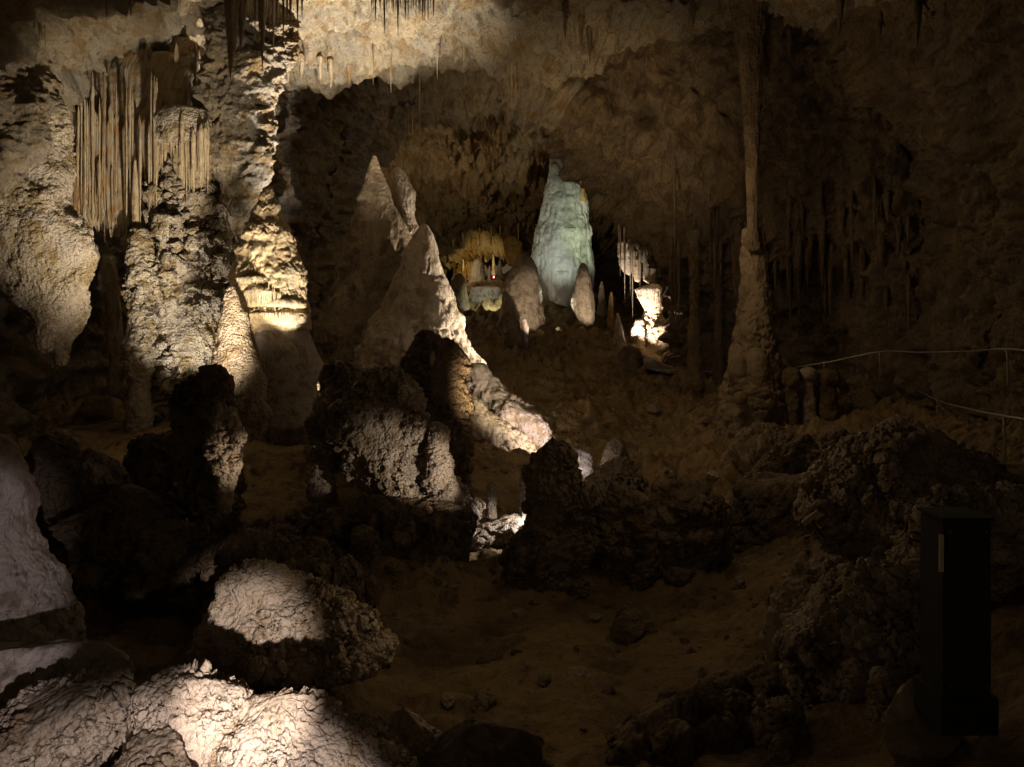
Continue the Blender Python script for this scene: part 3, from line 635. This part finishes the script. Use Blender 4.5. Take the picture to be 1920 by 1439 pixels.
form('crystal_crust', [(976,945,1012),(984,925,1014),(996,905,985),(1008,870,962),(1020,866,940)], dG, M_pop, 'bright granular crust along the ground left of the black outcrop', 'flowstone crust', kd=.8, lump=.3, ragged=.3, pop=1., psize=.10, seed=57, res=1.5)
form('rock_mound', [(940,640,700),(955,625,770),(985,610,860),(1010,600,900)], 15.8, M_dark, 'low rubble bank below the popcorn outcrop', 'rock mound', kd=.5, lump=.25, ragged=0.40, pop=.8, psize=.14, facet=.8, seed=58, down=15)
form('rock_mound', [(975,470,540),(992,440,575),(1020,420,590)], 13, M_dark, 'dark rubble mound right of the tall dark outcrop', 'rock mound', kd=.6, lump=.25, ragged=0.35, pop=.8, psize=.10, facet=.8, seed=59, down=20)
form('rock_mound', [(1060,480,600),(1080,440,640),(1130,400,680)], 11, M_dark, 'dark rocks directly behind the popcorn covered boulder', 'rock mound', kd=.5, lump=.25, ragged=0.35, pop=.8, psize=.13, facet=.8, seed=60, down=20)
form('boulder', [(948,790,802),(958,784,814),(972,788,814)], 15.6, M_flow, 'small pale rounded stone at the foot of the popcorn outcrop', 'stone', kd=.8, lump=.15, facet=.8, seed=61, down=5)

# ================================================================== FAR CHAMBER
gs = form('stalagmite', [(262,1034,1040),(290,1032,1047),(315,1031,1060),(338,1028,1074),(348,1024,1090),(365,1021,1098),(400,1014,1102),(425,1009,1105),(434,1004,1107),(460,1000,1110),(490,996,1113),(515,1000,1113),(545,1008,1112),(580,1004,1116)], 60, M_green,
     'giant pale blue green stalagmite in the far chamber, its tip behind the arch', 'stalagmite', kd=.9, lump=.06, fine=.02, flute=.05, fscale=.35, lobes=.05, seed=62, res=1.8, down=15)
fringe(gs, [(1034,426),(1060,436),(1092,430)], 40, 5, 14, M_green, 59.9, 2.05, 2.6)
fringe(gs, [(1028,512),(1078,516)], 40, 3, 9, M_green, 59.9, 2.32, 2.8)
form('stalagmite', [(308,1030,1046),(340,1027,1060),(362,1028,1060),(375,1034,1052)], 59.2, M_green, 'pale lobed stalagmite on the left shoulder of the blue green giant', 'stalagmite', kd=.9, lump=.12, seed=64, res=1.5)
form('flowstone', [(368,1088,1096),(340,1088,1096)][::-1]+[(380,1092,1100)], 58.9, M_ochre, 'small orange flowstone patch high on the right of the blue green giant', 'flowstone', kd=.8, lump=.2, seed=65, res=1.)
form('stalagmite', [(478,978,990),(486,966,999),(505,956,1007),(540,944,1014),(575,938,1017),(610,930,1024),(650,915,1036)], 52, M_cone, 'rounded dome topped stalagmite left in front of the blue green giant', 'stalagmite', kd=.9, lump=.07, fine=.015, tiers=(3,.07), seed=66, res=1.6, down=20)
form('stalagmite', [(495,1089,1098),(503,1084,1103),(530,1078,1109),(560,1072,1114),(580,1073,1115),(600,1084,1115),(612,1096,1113)], 50, M_cone, 'slender grey stalagmite with an ochre foot right in front of the giant', 'stalagmite', kd=.9, lump=.09, fine=.03, tiers=(6,.06), seed=67, res=1.4)
form('ochre_rock', [(600,1080,1112),(620,1070,1122),(650,1060,1130)], 50.6, M_far, 'dark rock carrying the slender grey stalagmite', 'rock', kd=.8, lump=.12, seed=68, down=20)
form('stalagmite', [(489,890,902),(497,884,908),(520,880,912),(545,874,920)], 72, M_cone, 'small domed stalagmite in front of the yellow lit recess', 'stalagmite', kd=.9, lump=.08, seed=69, res=1.4, down=10)
form('stalagmite', [(514,852,866),(525,846,873),(560,843,877),(600,840,884)], 60, M_cone, 'small rounded stalagmite beside the lit ridge at the left of the far chamber', 'stalagmite', kd=.9, lump=.08, tiers=(3,.05), seed=70, res=1.4, down=30)
form('flowstone_mound', [(540,885,938),(555,880,940),(575,880,928),(592,895,915)], 63, M_pale, 'bright pale flowstone slope between the two small far stalagmites', 'flowstone mound', kd=.7, lump=.12, tiers=(4,.12), seed=71, res=1.4)
form('rock_mound', [(522,868,930),(540,862,950),(560,850,960)], 68, M_far, 'dark bank beneath the small domed stalagmite', 'rock mound', kd=.6, lump=.15, facet=.8, seed=72, down=8)
form('stalagmite', [(592,958,966),(605,954,972),(630,950,978)], 46, M_dark, 'black pointed stub before the dome topped stalagmite', 'stalagmite', kd=.8, lump=.2, ragged=0.30, seed=73, res=1.4, down=15)
form('stalagmite', [(598,976,985),(612,978,992),(628,982,990)], 47, M_pale, 'tiny white lit stub before the dome topped stalagmite', 'stalagmite', kd=.8, lump=.2, seed=74, res=1.1, down=8)
form('limestone_column', [(458,908,912),(475,907,914),(492,909,913)], 94, M_flow, 'tiny bright column inside the yellow lit recess', 'column', kd=.9, lump=.2, seed=75, res=.8)
form('flowstone_mound', [(476,880,893),(490,866,902),(504,858,905)], 95, M_ochre, 'bright yellow flowstone inside the far recess', 'flowstone mound', kd=.5, lump=.25, ragged=.2, seed=76, res=1., down=6)
form('hanging_rock_mass', [(440,948,962),(455,944,978),(478,946,980),(496,952,970)], 88, M_ochre, 'orange rock lobe hanging at the right of the yellow recess', 'hanging rock', kd=.5, lump=.2, seed=77, res=1.)
for k, (u, v0, v1, w, d_) in enumerate(((872,500,530,9,74),(918,498,526,7,76),(937,488,522,10,80),(852,492,512,5,84),(868,486,505,5,88),(925,470,500,5,92),(964,492,520,7,82),(990,500,528,6,70),(1128,528,575,14,56),(1146,548,600,12,52),(905,606,630,9,55),(880,612,640,11,52))):
    form('stalagmite', [(v0,u-w*.12,u+w*.12),(v0+(v1-v0)*.2,u-w*.3,u+w*.32),(v0+(v1-v0)*.6,u-w*.45,u+w*.42),(v1,u-w*.6,u+w*.6)], d_, (M_ochre, M_flow, M_cone)[k % 3], 'small stalagmite among the cluster on the far chamber floor', 'stalagmite', 'small stalagmites on the far chamber floor', kd=.9, lump=.16, fine=.05, tiers=(3,.08), seed=700+k, res=1.3, down=8)
for u, v0, v1, w in ((868,440,470,4),(884,440,462,4),(899,432,458,4),(921,430,466,5),(938,428,452,4),(972,420,455,5),(990,410,440,4),(850,452,476,4),(1005,400,430,4)):
    stalactite(u, v0, v1, w, 'little stalactite hanging over the yellow lit recess', 'little stalactites over the yellow recess', d=84, mat=M_ochre)
# lit columns at the right of the arch
form('limestone_column', [(575,1206,1243),(590,1212,1240),(620,1212,1246),(650,1214,1244),(680,1216,1240),(705,1218,1236)], 47.5, M_flow, 'brightly lit pinkish flaky column at the right of the arch', 'column', kd=.9, lump=.14, ragged=.12, pop=.6, psize=.28, seed=78, res=1.2, down=25)
dr = form('drapery', [(535,1212,1238),(542,1190,1240),(560,1196,1241),(575,1204,1240),(588,1216,1238)], 47.2, M_flow, 'bright fluted drapery crowning the pinkish flaky column', 'drapery', kd=.7, lump=.08, flute=.10, seed=79, res=1.2)
form('limestone_column', [(600,1192,1206),(615,1186,1209),(640,1182,1208),(660,1178,1208),(676,1184,1204)], 47, M_flow, 'stout lit column left of the pinkish flaky column', 'column', kd=.9, lump=.2, ragged=.1, pop=.5, psize=.25, seed=80, res=1.2, down=25)
form('stalagmite', [(588,1156,1160),(610,1153,1165),(640,1150,1172),(665,1148,1178)], 46.4, M_cone, 'slender ochre stalagmite left of the stout lit column', 'stalagmite', kd=.9, lump=.15, ragged=.15, seed=81, res=1.2, down=25)
form('hanging_rock_mass', [(450,1176,1190),(475,1180,1200),(500,1184,1202),(528,1190,1201)], 46.6, M_gold, 'golden drapery blade hanging above the lit columns', 'drapery', kd=.6, lump=.1, flute=.06, seed=82, res=1.2)
form('hanging_rock_mass', [(455,1160,1175),(475,1158,1184),(500,1162,1184),(515,1174,1184)], 48, M_flow, 'white lit rock flake hanging left of the golden drapery blade', 'hanging rock', kd=.4, lump=.2, ragged=.2, seed=83, res=1.2)
form('hanging_rock_mass', [(480,1203,1214),(505,1206,1226),(530,1210,1228)], 49, M_flow, 'lit ragged rock flake hanging right of the golden drapery blade', 'hanging rock', kd=.4, lump=.3, ragged=.4, seed=84, res=1.2)
form('drapery', [(586,1254,1258),(598,1256,1262),(610,1258,1262)], 46.5, M_flow, 'tiny lit sliver of stone in the dark right of the flaky column', 'stone sliver', kd=.5, lump=.1, seed=85, res=.8)
form('rock_mound', [(645,1170,1190),(670,1166,1200),(700,1162,1205),(715,1160,1210)], 42, M_dark, 'black pointed rock below the lit columns by the railing', 'rock', kd=.7, lump=.2, facet=.8, ragged=.3, seed=86, down=12)
for u, v0, v1, w in ((1163,440,520,4),(1171,430,560,5),(1182,450,555,4),(1200,470,545,4),(1208,480,530,3),(1186,470,600,4),(1160,400,470,4)):
    stalactite(u, v0, v1, w, 'thin stalactite hanging before the lit columns of the arch', 'thin stalactites before the lit columns', d=45.2, mat=M_drape)

# ================================================================== RIGHT SIDE
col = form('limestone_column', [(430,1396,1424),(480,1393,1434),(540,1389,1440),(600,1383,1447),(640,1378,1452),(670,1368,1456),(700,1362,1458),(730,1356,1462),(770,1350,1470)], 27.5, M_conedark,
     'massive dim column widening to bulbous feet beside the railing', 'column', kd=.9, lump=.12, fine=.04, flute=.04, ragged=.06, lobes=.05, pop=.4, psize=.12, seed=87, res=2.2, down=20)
form('flowstone_bulb', [(664,1376,1392),(674,1368,1400),(700,1364,1402),(722,1372,1396)], 26.9, M_conedark, None, None, parent=col, kd=.9, lump=.06, seed=88, res=2.)
form('flowstone_bulb', [(654,1408,1428),(668,1401,1438),(700,1400,1442),(728,1408,1438),(738,1416,1430)], 26.7, M_conedark, None, None, parent=col, kd=.9, lump=.06, seed=89, res=2.)
form('flowstone_bulb', [(735,1380,1396),(745,1374,1402),(760,1378,1398)], 26.2, M_wall_r, None, None, parent=col, kd=.9, lump=.06, seed=90, res=2.)
form('stalactite', [(-80,1352,1460),(-30,1360,1452),(0,1368,1444),(30,1374,1436),(80,1382,1430),(160,1390,1428),(260,1396,1424),(340,1399,1421),(420,1401,1420),(470,1400,1426)], 26.9, M_wall_r,
     'very long fluted stalactite hanging down to the massive dim column', 'stalactite', kd=.8, lump=.06, flute=.10, seed=91, res=2.)
form('drapery', [(-60,1415,1500),(0,1420,1490),(40,1424,1478),(90,1432,1462),(125,1434,1448)], 27.2, M_wall_r, 'ragged drapery hanging right beside the very long stalactite', 'drapery', kd=.3, lump=.14, flute=.09, teeth=.5, seed=92)
g = 'dim stalactites fringing the right wall'
for i in range(34):
    u = random.uniform(1255, 1560); v0 = 470+random.uniform(-50, 30)+.12*abs(u-1400)
    stalactite(u, v0, v0+random.uniform(60, 190), random.uniform(5, 13), 'dim brown stalactite in the low fringe along the right wall', g, mat=M_wall_r, off=.12)
for i in range(22):
    u = random.uniform(1480, 1720); v0 = random.uniform(330, 560)
    stalactite(u, v0, v0+random.uniform(40, 120), random.uniform(8, 18), 'faint knobby stalactite on the dark wall far right', 'faint stalactites far right', mat=M_wall_r, off=.15)
for u, v0, v1, w in ((1575,0,70,16),(1480,60,110,10),(1650,30,80,14),(1720,10,90,18),(1090,30,90,14),(1105,60,118,12),(1060,10,80,12),(1265,300,470,7),(1330,360,470,8),(1345,400,470,6),(1480,380,450,9),(1640,350,470,8),(1300,10,60,10)):
    stalactite(u, v0, v1, w, 'short lone stalactite on the upper right rock face', 'lone stalactites on the upper right', mat=M_wall_r, off=.1)
for k, (u, v0, v1, w) in enumerate(((1302,430,720,18),(1347,450,705,13))):
    form('limestone_column', [(v0,u-w*.6,u+w*.6),((v0+v1)/2,u-w*.4,u+w*.4),(v1,u-w*.8,u+w*.8)], 36+k*.7, M_wall_r, 'dark thin column in the shadowy gap left of the massive dim column', 'column', 'thin columns in the dark gap', kd=.9, lump=.3, fine=.1, flute=.2, ragged=.2, seed=93+k, down=20)
# blocks beside the column
for k, (a, b, c, e) in enumerate(((1466,1500,690,725),(1500,1530,688,715),(1530,1572,692,722),(1470,1505,728,752),(1505,1550,722,745),(1480,1520,765,792),(1530,1556,770,790),(1440,1478,772,800),(1392,1412,785,806),(1548,1575,725,750))):
    form('boulder', [(c,a+8,b-8),(c+6,a,b),(e-6,a-2,b+2),(e,a+4,b-4)], 27+.15*k, M_cone if k % 2 else M_far, 'block in the dim rubble step to the right of the massive column', 'boulder', 'rubble blocks right of the column', kd=.8, lump=.16, fine=.04, sq=.4, seed=100+k, down=8)
for k, (v0, ul, ur, v1) in enumerate(((800,1390,1480,850),(840,1440,1530,900),(900,1400,1560,1000),(860,1540,1620,960))):
    form('rock_mound', [(v0,ul+25,ur-25),(v0+15,ul,ur),(v1,ul-20,ur+20)], (23,20,17,16)[k], M_dark, ('dark rock mound just under the massive column', 'dark rough mound on the slope, second below the massive column', 'big dark rubble mound left of the small tan board', 'dark mound right of the rough mounds, under the black gap')[k], 'rock mound', kd=.6, lump=.2, ragged=.25, pop=.8, psize=.12, seed=110+k, down=30)
form('rock_mound', [(770,1650,1700),(800,1620,1740),(850,1590,1790),(900,1570,1840),(960,1560,1900),(1050,1540,1980)], 13, M_popbig, 'large knobbly rock bank rising under the near railing', 'rock mound', kd=.5, lump=.16, ragged=.3, pop=.9, psize=.12, facet=.8, seed=115, down=60, res=2.2)
form('rock_mound', [(900,1810,1900),(920,1790,1960),(980,1770,2000),(1060,1760,2050)], 9.5, M_popbig, 'knobbly rocks around the top of the black cabinet', 'rock mound', kd=.5, lump=.2, ragged=.3, pop=.9, psize=.13, facet=.8, seed=116, down=60)
form('rock_mound', [(1080,1540,1700),(1110,1500,1760),(1180,1480,1790),(1260,1470,1800),(1330,1500,1820)], 9, M_popbig, 'broad dim rock bank left of the black cabinet', 'rock mound', kd=.5, lump=.16, ragged=.25, pop=.9, psize=.13, facet=.8, seed=117, down=60)
form('boulder', [(1150,1435,1455),(1165,1428,1470),(1195,1428,1480),(1215,1436,1470)], 10.4, M_cone, 'small pale rounded stone low on the right slope', 'stone', kd=.9, lump=.15, facet=.8, seed=118, down=6)
form('boulder', [(1290,1650,1720),(1320,1640,1760),(1370,1650,1790),(1439,1680,1800)], 7, M_cone, 'smooth rounded dim boulder near the lower right corner', 'boulder', kd=.8, lump=.12, facet=.8, seed=119, down=60)
form('rock_mound', [(1310,1240,1330),(1340,1200,1400),(1390,1180,1440),(1430,1170,1460)], 8.6, M_dark, 'black jagged rocks at the bottom right of centre', 'rock mound', kd=.5, lump=.2, ragged=0.30, pop=.8, psize=.12, facet=.8, seed=120, down=40)

protos = []
for k in range(8):
    nn_ = 26; u_ = np.linspace(0, math.pi, nn_); v_ = np.linspace(0, 2*math.pi, 40, endpoint=False)
    D_ = np.stack([np.outer(np.sin(u_), np.cos(v_)), np.outer(np.sin(u_), np.sin(v_)), np.outer(np.cos(u_), np.ones(40))], -1).reshape(-1, 3)
    rg = np.random.default_rng(50+k); c_ = np.ones(len(D_))
    for _ in range(14):
        nv = rg.normal(size=3); nv /= np.linalg.norm(nv); c_ = np.minimum(c_, rg.uniform(.5, .85)/np.maximum(D_@nv, .02))
    D_ = D_*(c_*(1+.14*fbm(D_*1.6+k*9, 4, 600+k)))[:, None]*np.array([1, rg.uniform(.6, 1), rg.uniform(.5, .9)])
    me_ = mesh_from(D_, grid_quads(nn_, 40, True), 'stone'); me_.materials.append((M_dark, M_popbig, M_conedark)[k % 3]); protos.append(me_)
rs = random.Random(99)
zones = ((330, 620, 880, 1010, 24, .16), (60, 420, 960, 1060, 34, .22), (900, 1460, 790, 900, 40, .22), (1180, 1520, 880, 1060, 44, .17), (620, 1000, 1010, 1120, 34, .17),
         (820, 1200, 1080, 1400, 26, .13), (1280, 1560, 1080, 1300, 34, .14), (1100, 1350, 720, 800, 20, .3))
for a, b, c, e, n_, sz in zones:
    for _ in range(n_):
        hp = hit(rs.uniform(a, b), rs.uniform(c, e), BV_FLOOR)
        if hp is None: continue
        o = bpy.data.objects.new('stone', rs.choice(protos)); COL.objects.link(o)
        z_s = sz*rs.choice((.4, .5, .6, .8, 1.1, 1.7)); o.scale = (z_s, z_s, z_s); o.location = hp-Vector((0, 0, z_s*.1)); o.rotation_euler = (rs.uniform(-.4, .4), rs.uniform(-.4, .4), rs.uniform(0, 6.28))
        tag(o, 'small loose stone lying on the brown cave floor', 'stone', 'loose stones on the cave floor')

# ================================================================== TRAIL, RAILINGS, CABINET, LAMPS
def tube(pts, r, name, mat, parent, m=8, res=10):
    A = np.array(pts, float); t = np.linspace(0, len(A)-1, (len(A)-1)*res+1); C = crom(A, t)
    T = np.gradient(C, axis=0); T /= np.linalg.norm(T, axis=1)[:, None]
    up = np.array([0, 0, 1.]) if abs(T[0, 2]) < .9 else np.array([1., 0, 0])
    s = np.cross(T, up); s /= np.linalg.norm(s, axis=1)[:, None]; q = np.cross(s, T)
    th = np.linspace(0, 2*math.pi, m, endpoint=False)
    G = C[:, None]+r*(np.cos(th)[None, :, None]*s[:, None]+np.sin(th)[None, :, None]*q[:, None])
    co = G.reshape(-1, 3)-np.array(parent.location)
    n = len(C); e = [C[0]-np.array(parent.location), C[-1]-np.array(parent.location)]
    a = np.arange(m); b = (a+1) % m
    tr = np.vstack([np.stack([np.full(m, n*m), b, a], 1), np.stack([np.full(m, n*m+1), (n-1)*m+a, (n-1)*m+b], 1)])
    return link(name, mesh_from(np.vstack([co, e]), grid_quads(n, m, True), name, tr), mat, parent, (0, 0, 0))
def railing(pts, posts, r, label, drop=.95, mid=False):
    P3 = [P(*p) for p in pts]
    e = bpy.data.objects.new('handrail', None); COL.objects.link(e)
    e.location = P3[len(P3)//2]; tag(e, label, 'railing')
    tube(P3, r, 'rail', M_metal, e)
    us = [p[0] for p in pts]
    for u in posts:
        v = np.interp(u, us, [p[1] for p in pts]); d = np.interp(u, us, [p[2] for p in pts])
        x, y, z = P(u, v, d)
        tube([(x, y, z), (x+.02, y, z-drop*.5), (x+.03, y, z-drop)], r*.8, 'post', M_metal, e, res=3)
    return e
railing([(1640,690,38),(1700,722,30),(1757,750,23),(1820,768,16.5),(1880,780,12.6),(1960,793,10)], [1701,1757,1882], .024, 'near steel handrail sagging down to the right edge of the photo')
railing([(1470,695,28),(1500,688,28),(1560,678,27.5),(1650,660,26.5),(1720,661,24.5),(1800,660,21),(1890,655,18),(1960,664,16)], [1545,1649,1888], .028, 'long thin handrail crossing the dark right side above the near one')
railing([(1188,697,43),(1240,695,42),(1300,695,41),(1330,697,39),(1362,697,37)], [1205,1226,1271,1348], .03, 'lower handrail behind the massive column, running left to the lit columns')
railing([(1205,688,46),(1235,684,45),(1255,672,45),(1277,667,44)], [1255], .028, 'short far handrail rising above the lower one near the lit columns')
tr = [(-4,-6),(3,-2),(9,4),(13.5,11),(14,18),(15.5,26),(16,34),(12,38),(8.5,42),(7,46)]
Cc = crom(np.array(tr, float), np.linspace(0, 9, 120)); T = np.gradient(Cc, axis=0); T /= np.linalg.norm(T, axis=1)[:, None]
Nn = np.stack([-T[:, 1], T[:, 0]], 1)
Gp = np.zeros((120, 5, 3))
for j, o_ in enumerate(np.linspace(-.9, .9, 5)):
    q = Cc+Nn*o_; Gp[:, j, :2] = q
zc = np.array([gz(*c) for c in Cc])+.10; zc = np.convolve(np.pad(zc, 6, 'edge'), np.ones(13)/13, 'valid')
Gp[:, :, 2] = zc[:, None]
o = link('path', mesh_from(Gp.reshape(-1, 3), grid_quads(120, 5), 'path'), M_path); o['kind'] = 'structure'

def box(name, x0, x1, y0, y1, z0, z1, mat, parent, bev=.01):
    import bmesh
    bm = bmesh.new(); bmesh.ops.create_cube(bm, size=1)
    for v in bm.verts: v.co = ((x0+x1)/2+v.co.x*(x1-x0), (y0+y1)/2+v.co.y*(y1-y0), (z0+z1)/2+v.co.z*(z1-z0))
    bmesh.ops.bevel(bm, geom=bm.edges[:], offset=bev, segments=2, affect='EDGES')
    me = bpy.data.meshes.new(name); bm.to_mesh(me); bm.free()
    return link(name, me, mat, parent)
cab = bpy.data.objects.new('cabinet', None); COL.objects.link(cab)
dC = 6.5; x0, _, zt = P(1772, 978, dC); x1, _, zb = P(1862, 1310, dC)
cab.location = ((x0+x1)/2, dC+.2, zb); tag(cab, 'tall black box shaped cabinet standing among the rocks at the right edge', 'cabinet')
hw = (x1-x0)/2; H = zt-zb
box('body', -hw, hw, -.18, .2, -.3, H, M_box, cab, .012)
box('lid', -hw-.02, hw+.02, -.2, .22, H+.001, H+.03, M_box, cab, .006)
box('door', -hw+.02, hw-.02, -.19, -.182, .05, H-.05, M_box, cab, .003)
for bx in (-hw+.05, hw-.05):
    for bz in (.1, H-.1): box('bolt', bx-.008, bx+.008, -.197, -.1905, bz-.008, bz+.008, M_metal, cab, .002)
box('base_plate', -hw-.04, hw+.04, -.22, .24, -.32, .012, M_box, cab, .006)
box('lit_edge_strip', -hw-.035, -hw-.002, -.19, -.16, H-.45, H-.12, M_strip, cab, .003)  # light on the cabinet's edge, put in as a tan strip
bd = bpy.data.objects.new('sign_board', None); COL.objects.link(bd)
hb = Vector(P(1520, 972, 12.5)); bd.location = hb; bd.rotation_euler = (math.radians(15), math.radians(-38), 0)
tag(bd, 'small tan board tilted on the dark rocks right of centre', 'board')
box('panel', -.17, .17, -.012, .012, -.055, .055, M_strip, bd, .004)
box('stake', -.015, .015, .014, .04, -.5, -.02, M_box, bd, .003)

def lamp_fixture(u, v, d, target, label, on=False, r=.09, es=0., colr=(1, .95, .85)):
    e = bpy.data.objects.new('floodlight', None); COL.objects.link(e)
    e.location = P(u, v, d); e.rotation_euler = (Vector(target)-Vector(e.location)).to_track_quat('-Z', 'Y').to_euler()
    tag(e, label, 'floodlight')
    m = 20; th = np.linspace(0, 2*math.pi, m, endpoint=False)
    prof = [(.45, .16), (.8, .12), (.95, .02), (1., -.10), (1.05, -.13), (.97, -.13), (.9, -.06)]
    G = np.array([[(r*a*math.cos(t), r*a*math.sin(t), b*r*9) for t in th] for a, b in prof])
    link('housing', mesh_from(G.reshape(-1, 3), grid_quads(len(prof), m, True), 'housing'), M_box, e)
    G2 = np.array([[(r*a*math.cos(t), r*a*math.sin(t), -.05*r*9-b) for t in th] for a, b in ((.92, 0), (.5, .012), (.02, .015))])
    link('lens', mesh_from(G2.reshape(-1, 3), grid_quads(3, m, True), 'lens'), plain('lamp_glass', (.8, .8, .8), .1, 0, colr, es, .05), e)
    return e
# ================================================================== LIGHT
WARM = (1, .72, .40); SOFT = (1, .80, .58); WHITE = (1, .92, .84); PINK = (1, .84, .78); COOL = (.78, .95, 1.)
def spot(a, b, watts, ang, blend=.4, col=SOFT, r=.06):
    l = bpy.data.lights.new('spot', 'SPOT'); l.energy = watts; l.spot_size = math.radians(ang); l.spot_blend = blend
    l.color = col; l.shadow_soft_size = r
    o = bpy.data.objects.new('spot_lamp', l); COL.objects.link(o)
    o.location = P(*a); o.rotation_euler = (Vector(P(*b))-Vector(P(*a))).to_track_quat('-Z', 'Y').to_euler()
    return o
def omni(a, watts, col=WARM, r=.5):  # added fill light, no lamp of the cave behind it
    l = bpy.data.lights.new('glow', 'POINT'); l.energy = watts; l.color = col; l.shadow_soft_size = r
    o = bpy.data.objects.new('fill_light', l); COL.objects.link(o); o.location = P(*a); return o
K = 1.0
# golden tiered stalagmite
spot((598,800,18.6), (520,490,22), 3400*K, 23, .5, (1, .86, .66))
# flowstone column on the left wall, grazing from the right
spot((352,772,22.2), (345,480,25.2), 800*K, 72, .8, (1, .88, .68))
spot((200,800,17.5), (90,440,21), 200*K, 60, .9, SOFT)
# ceiling and curtain
spot((722,765,24.2), (600,-120,28.8), 34000*K, 56, 1., (1, .85, .64), .25)
spot((470,850,16.5), (190,190,26), 6800*K, 52, .9, (1, .83, .58), .3)
# the pale ridge
spot((1085,905,20), (900,690,29), 2000*K, 26, .8, (1, .86, .68))
spot((1150,764,30.3), (850,590,30.4), 12000*K, 50, .8, (1, .86, .68))
spot((1048,845,24.5), (985,790,27.3), 500*K, 85, .8, PINK)
spot((570,905,12.6), (418,850,13.5), 90*K, 44, .9, SOFT)
# lamps beside the black outcrop
spot((1075,905,19.5), (1085,860,21), 60*K, 110, .8, PINK)
spot((1022,948,dG-.4), (925,1004,dG), 150*K, 80, .8, WHITE)
spot((985,950,14.2), (750,862,17), 480*K, 37, .9, (1, .84, .66))
# far chamber
spot((1045,628,47), (1058,425,60), 4300*K, 34, .8, (.92, 1., .88), .2)
spot((1180,520,50), (1100,420,60), 1500*K, 40, .7, (.90, 1., .5), .2)
spot((1008,636,44), (995,560,52), 1500*K, 34, .7, SOFT)
spot((1120,640,44), (1095,560,50), 1700*K, 32, .7, SOFT)
spot((930,550,56), (905,580,63), 700*K, 70, .8, (.95, 1., .7))
spot((925,505,85), (885,485,95), 1800*K, 90, .8, (1, .75, .3))
omni((790,430,66), 1200*K, (1, .78, .48), .5)  # added fill to raise the far chamber's ceiling
# lit columns
spot((1187,664,44.8), (1226,590,47.2), 3500*K, 80, .7, PINK)
spot((1160,600,42.6), (1200,520,47), 700*K, 60, .7, WHITE)
# foreground beam
a_ = Vector((-.21, .60, -1.25))
def aim(l_, dv): l_.location = a_; l_.rotation_euler = Vector(dv).to_track_quat('-Z', 'Y').to_euler()
aim(spot((0,0,1), (0,0,2), 3000*K, 12.2, .8, (1, .84, .72), .03), Vector(P(462, 1215, 8.5))-a_)
aim(spot((0,0,1), (0,0,2), 1300*K, 42, .3, (1, .85, .78), .03), (math.sin(math.radians(-27))*math.cos(math.radians(33)), math.cos(math.radians(27))*math.cos(math.radians(33)), -math.sin(math.radians(33))))
aim(spot((0,0,1), (0,0,2), 900*K, 17, .5, (1, .84, .84), .03), Vector(P(-110, 1080, 8.5))-a_)
# right side
spot((1300,900,19), (1430,700,27), 60*K, 50, .9, WARM, .3)
spot((900,900,16), (1090,230,37), 7500*K, 42, 1., WARM, .4)
# unseen fill lights, added in place of light bounced off the rock
omni((1300,380,24), 290*K, WARM, .8)
omni((250,640,19), 40*K, WARM, .5)
omni((830,330,41), 110*K, WARM, .5)
omni((900,1000,9), 16*K, WARM, .5)
omni((1300,650,13.5), 36*K, WARM, .5)
lamp_fixture(1085, 899, 20.4, P(1085, 850, 21.5), 'small floodlight glowing behind the black outcrop', r=.07, es=25)
lamp_fixture(1033, 955, dG-.5, P(930, 990, dG), 'bright floor lamp on the left flank of the black outcrop', r=.055, es=25)
e = link('indicator_lamp', spike_mesh('indicator_lamp', 3, 10, 8), plain('red_lamp', (.6, .02, .05), .3, 0, (1, .1, .2), 30), None, P(926, 519, 62)); e.scale = (.07, .07, .12)
tag(e, 'tiny red indicator light in the far chamber', 'indicator light')

w = bpy.data.worlds.new('World'); scene.world = w; w.use_nodes = True
bg = w.node_tree.nodes['Background']; bg.inputs[0].default_value = (1, .72, .42, 1); bg.inputs[1].default_value = .08

cam = bpy.data.cameras.new('camera'); co = bpy.data.objects.new('camera', cam); COL.objects.link(co)
cam.sensor_width = 36; cam.lens = 36*F/1920; co.rotation_euler = (math.pi/2, 0, 0); cam.shift_y = -(719.5-V0)/1920
cam.clip_start = .05; cam.clip_end = 400; scene.camera = co
scene.view_settings.view_transform = 'Standard'; scene.view_settings.look = 'None'
scene.view_settings.exposure = 0; scene.view_settings.gamma = 1
scene.render.engine = 'CYCLES'
scene.cycles.max_bounces = 5; scene.cycles.diffuse_bounces = 3
scene.cycles.sample_clamp_indirect = 3
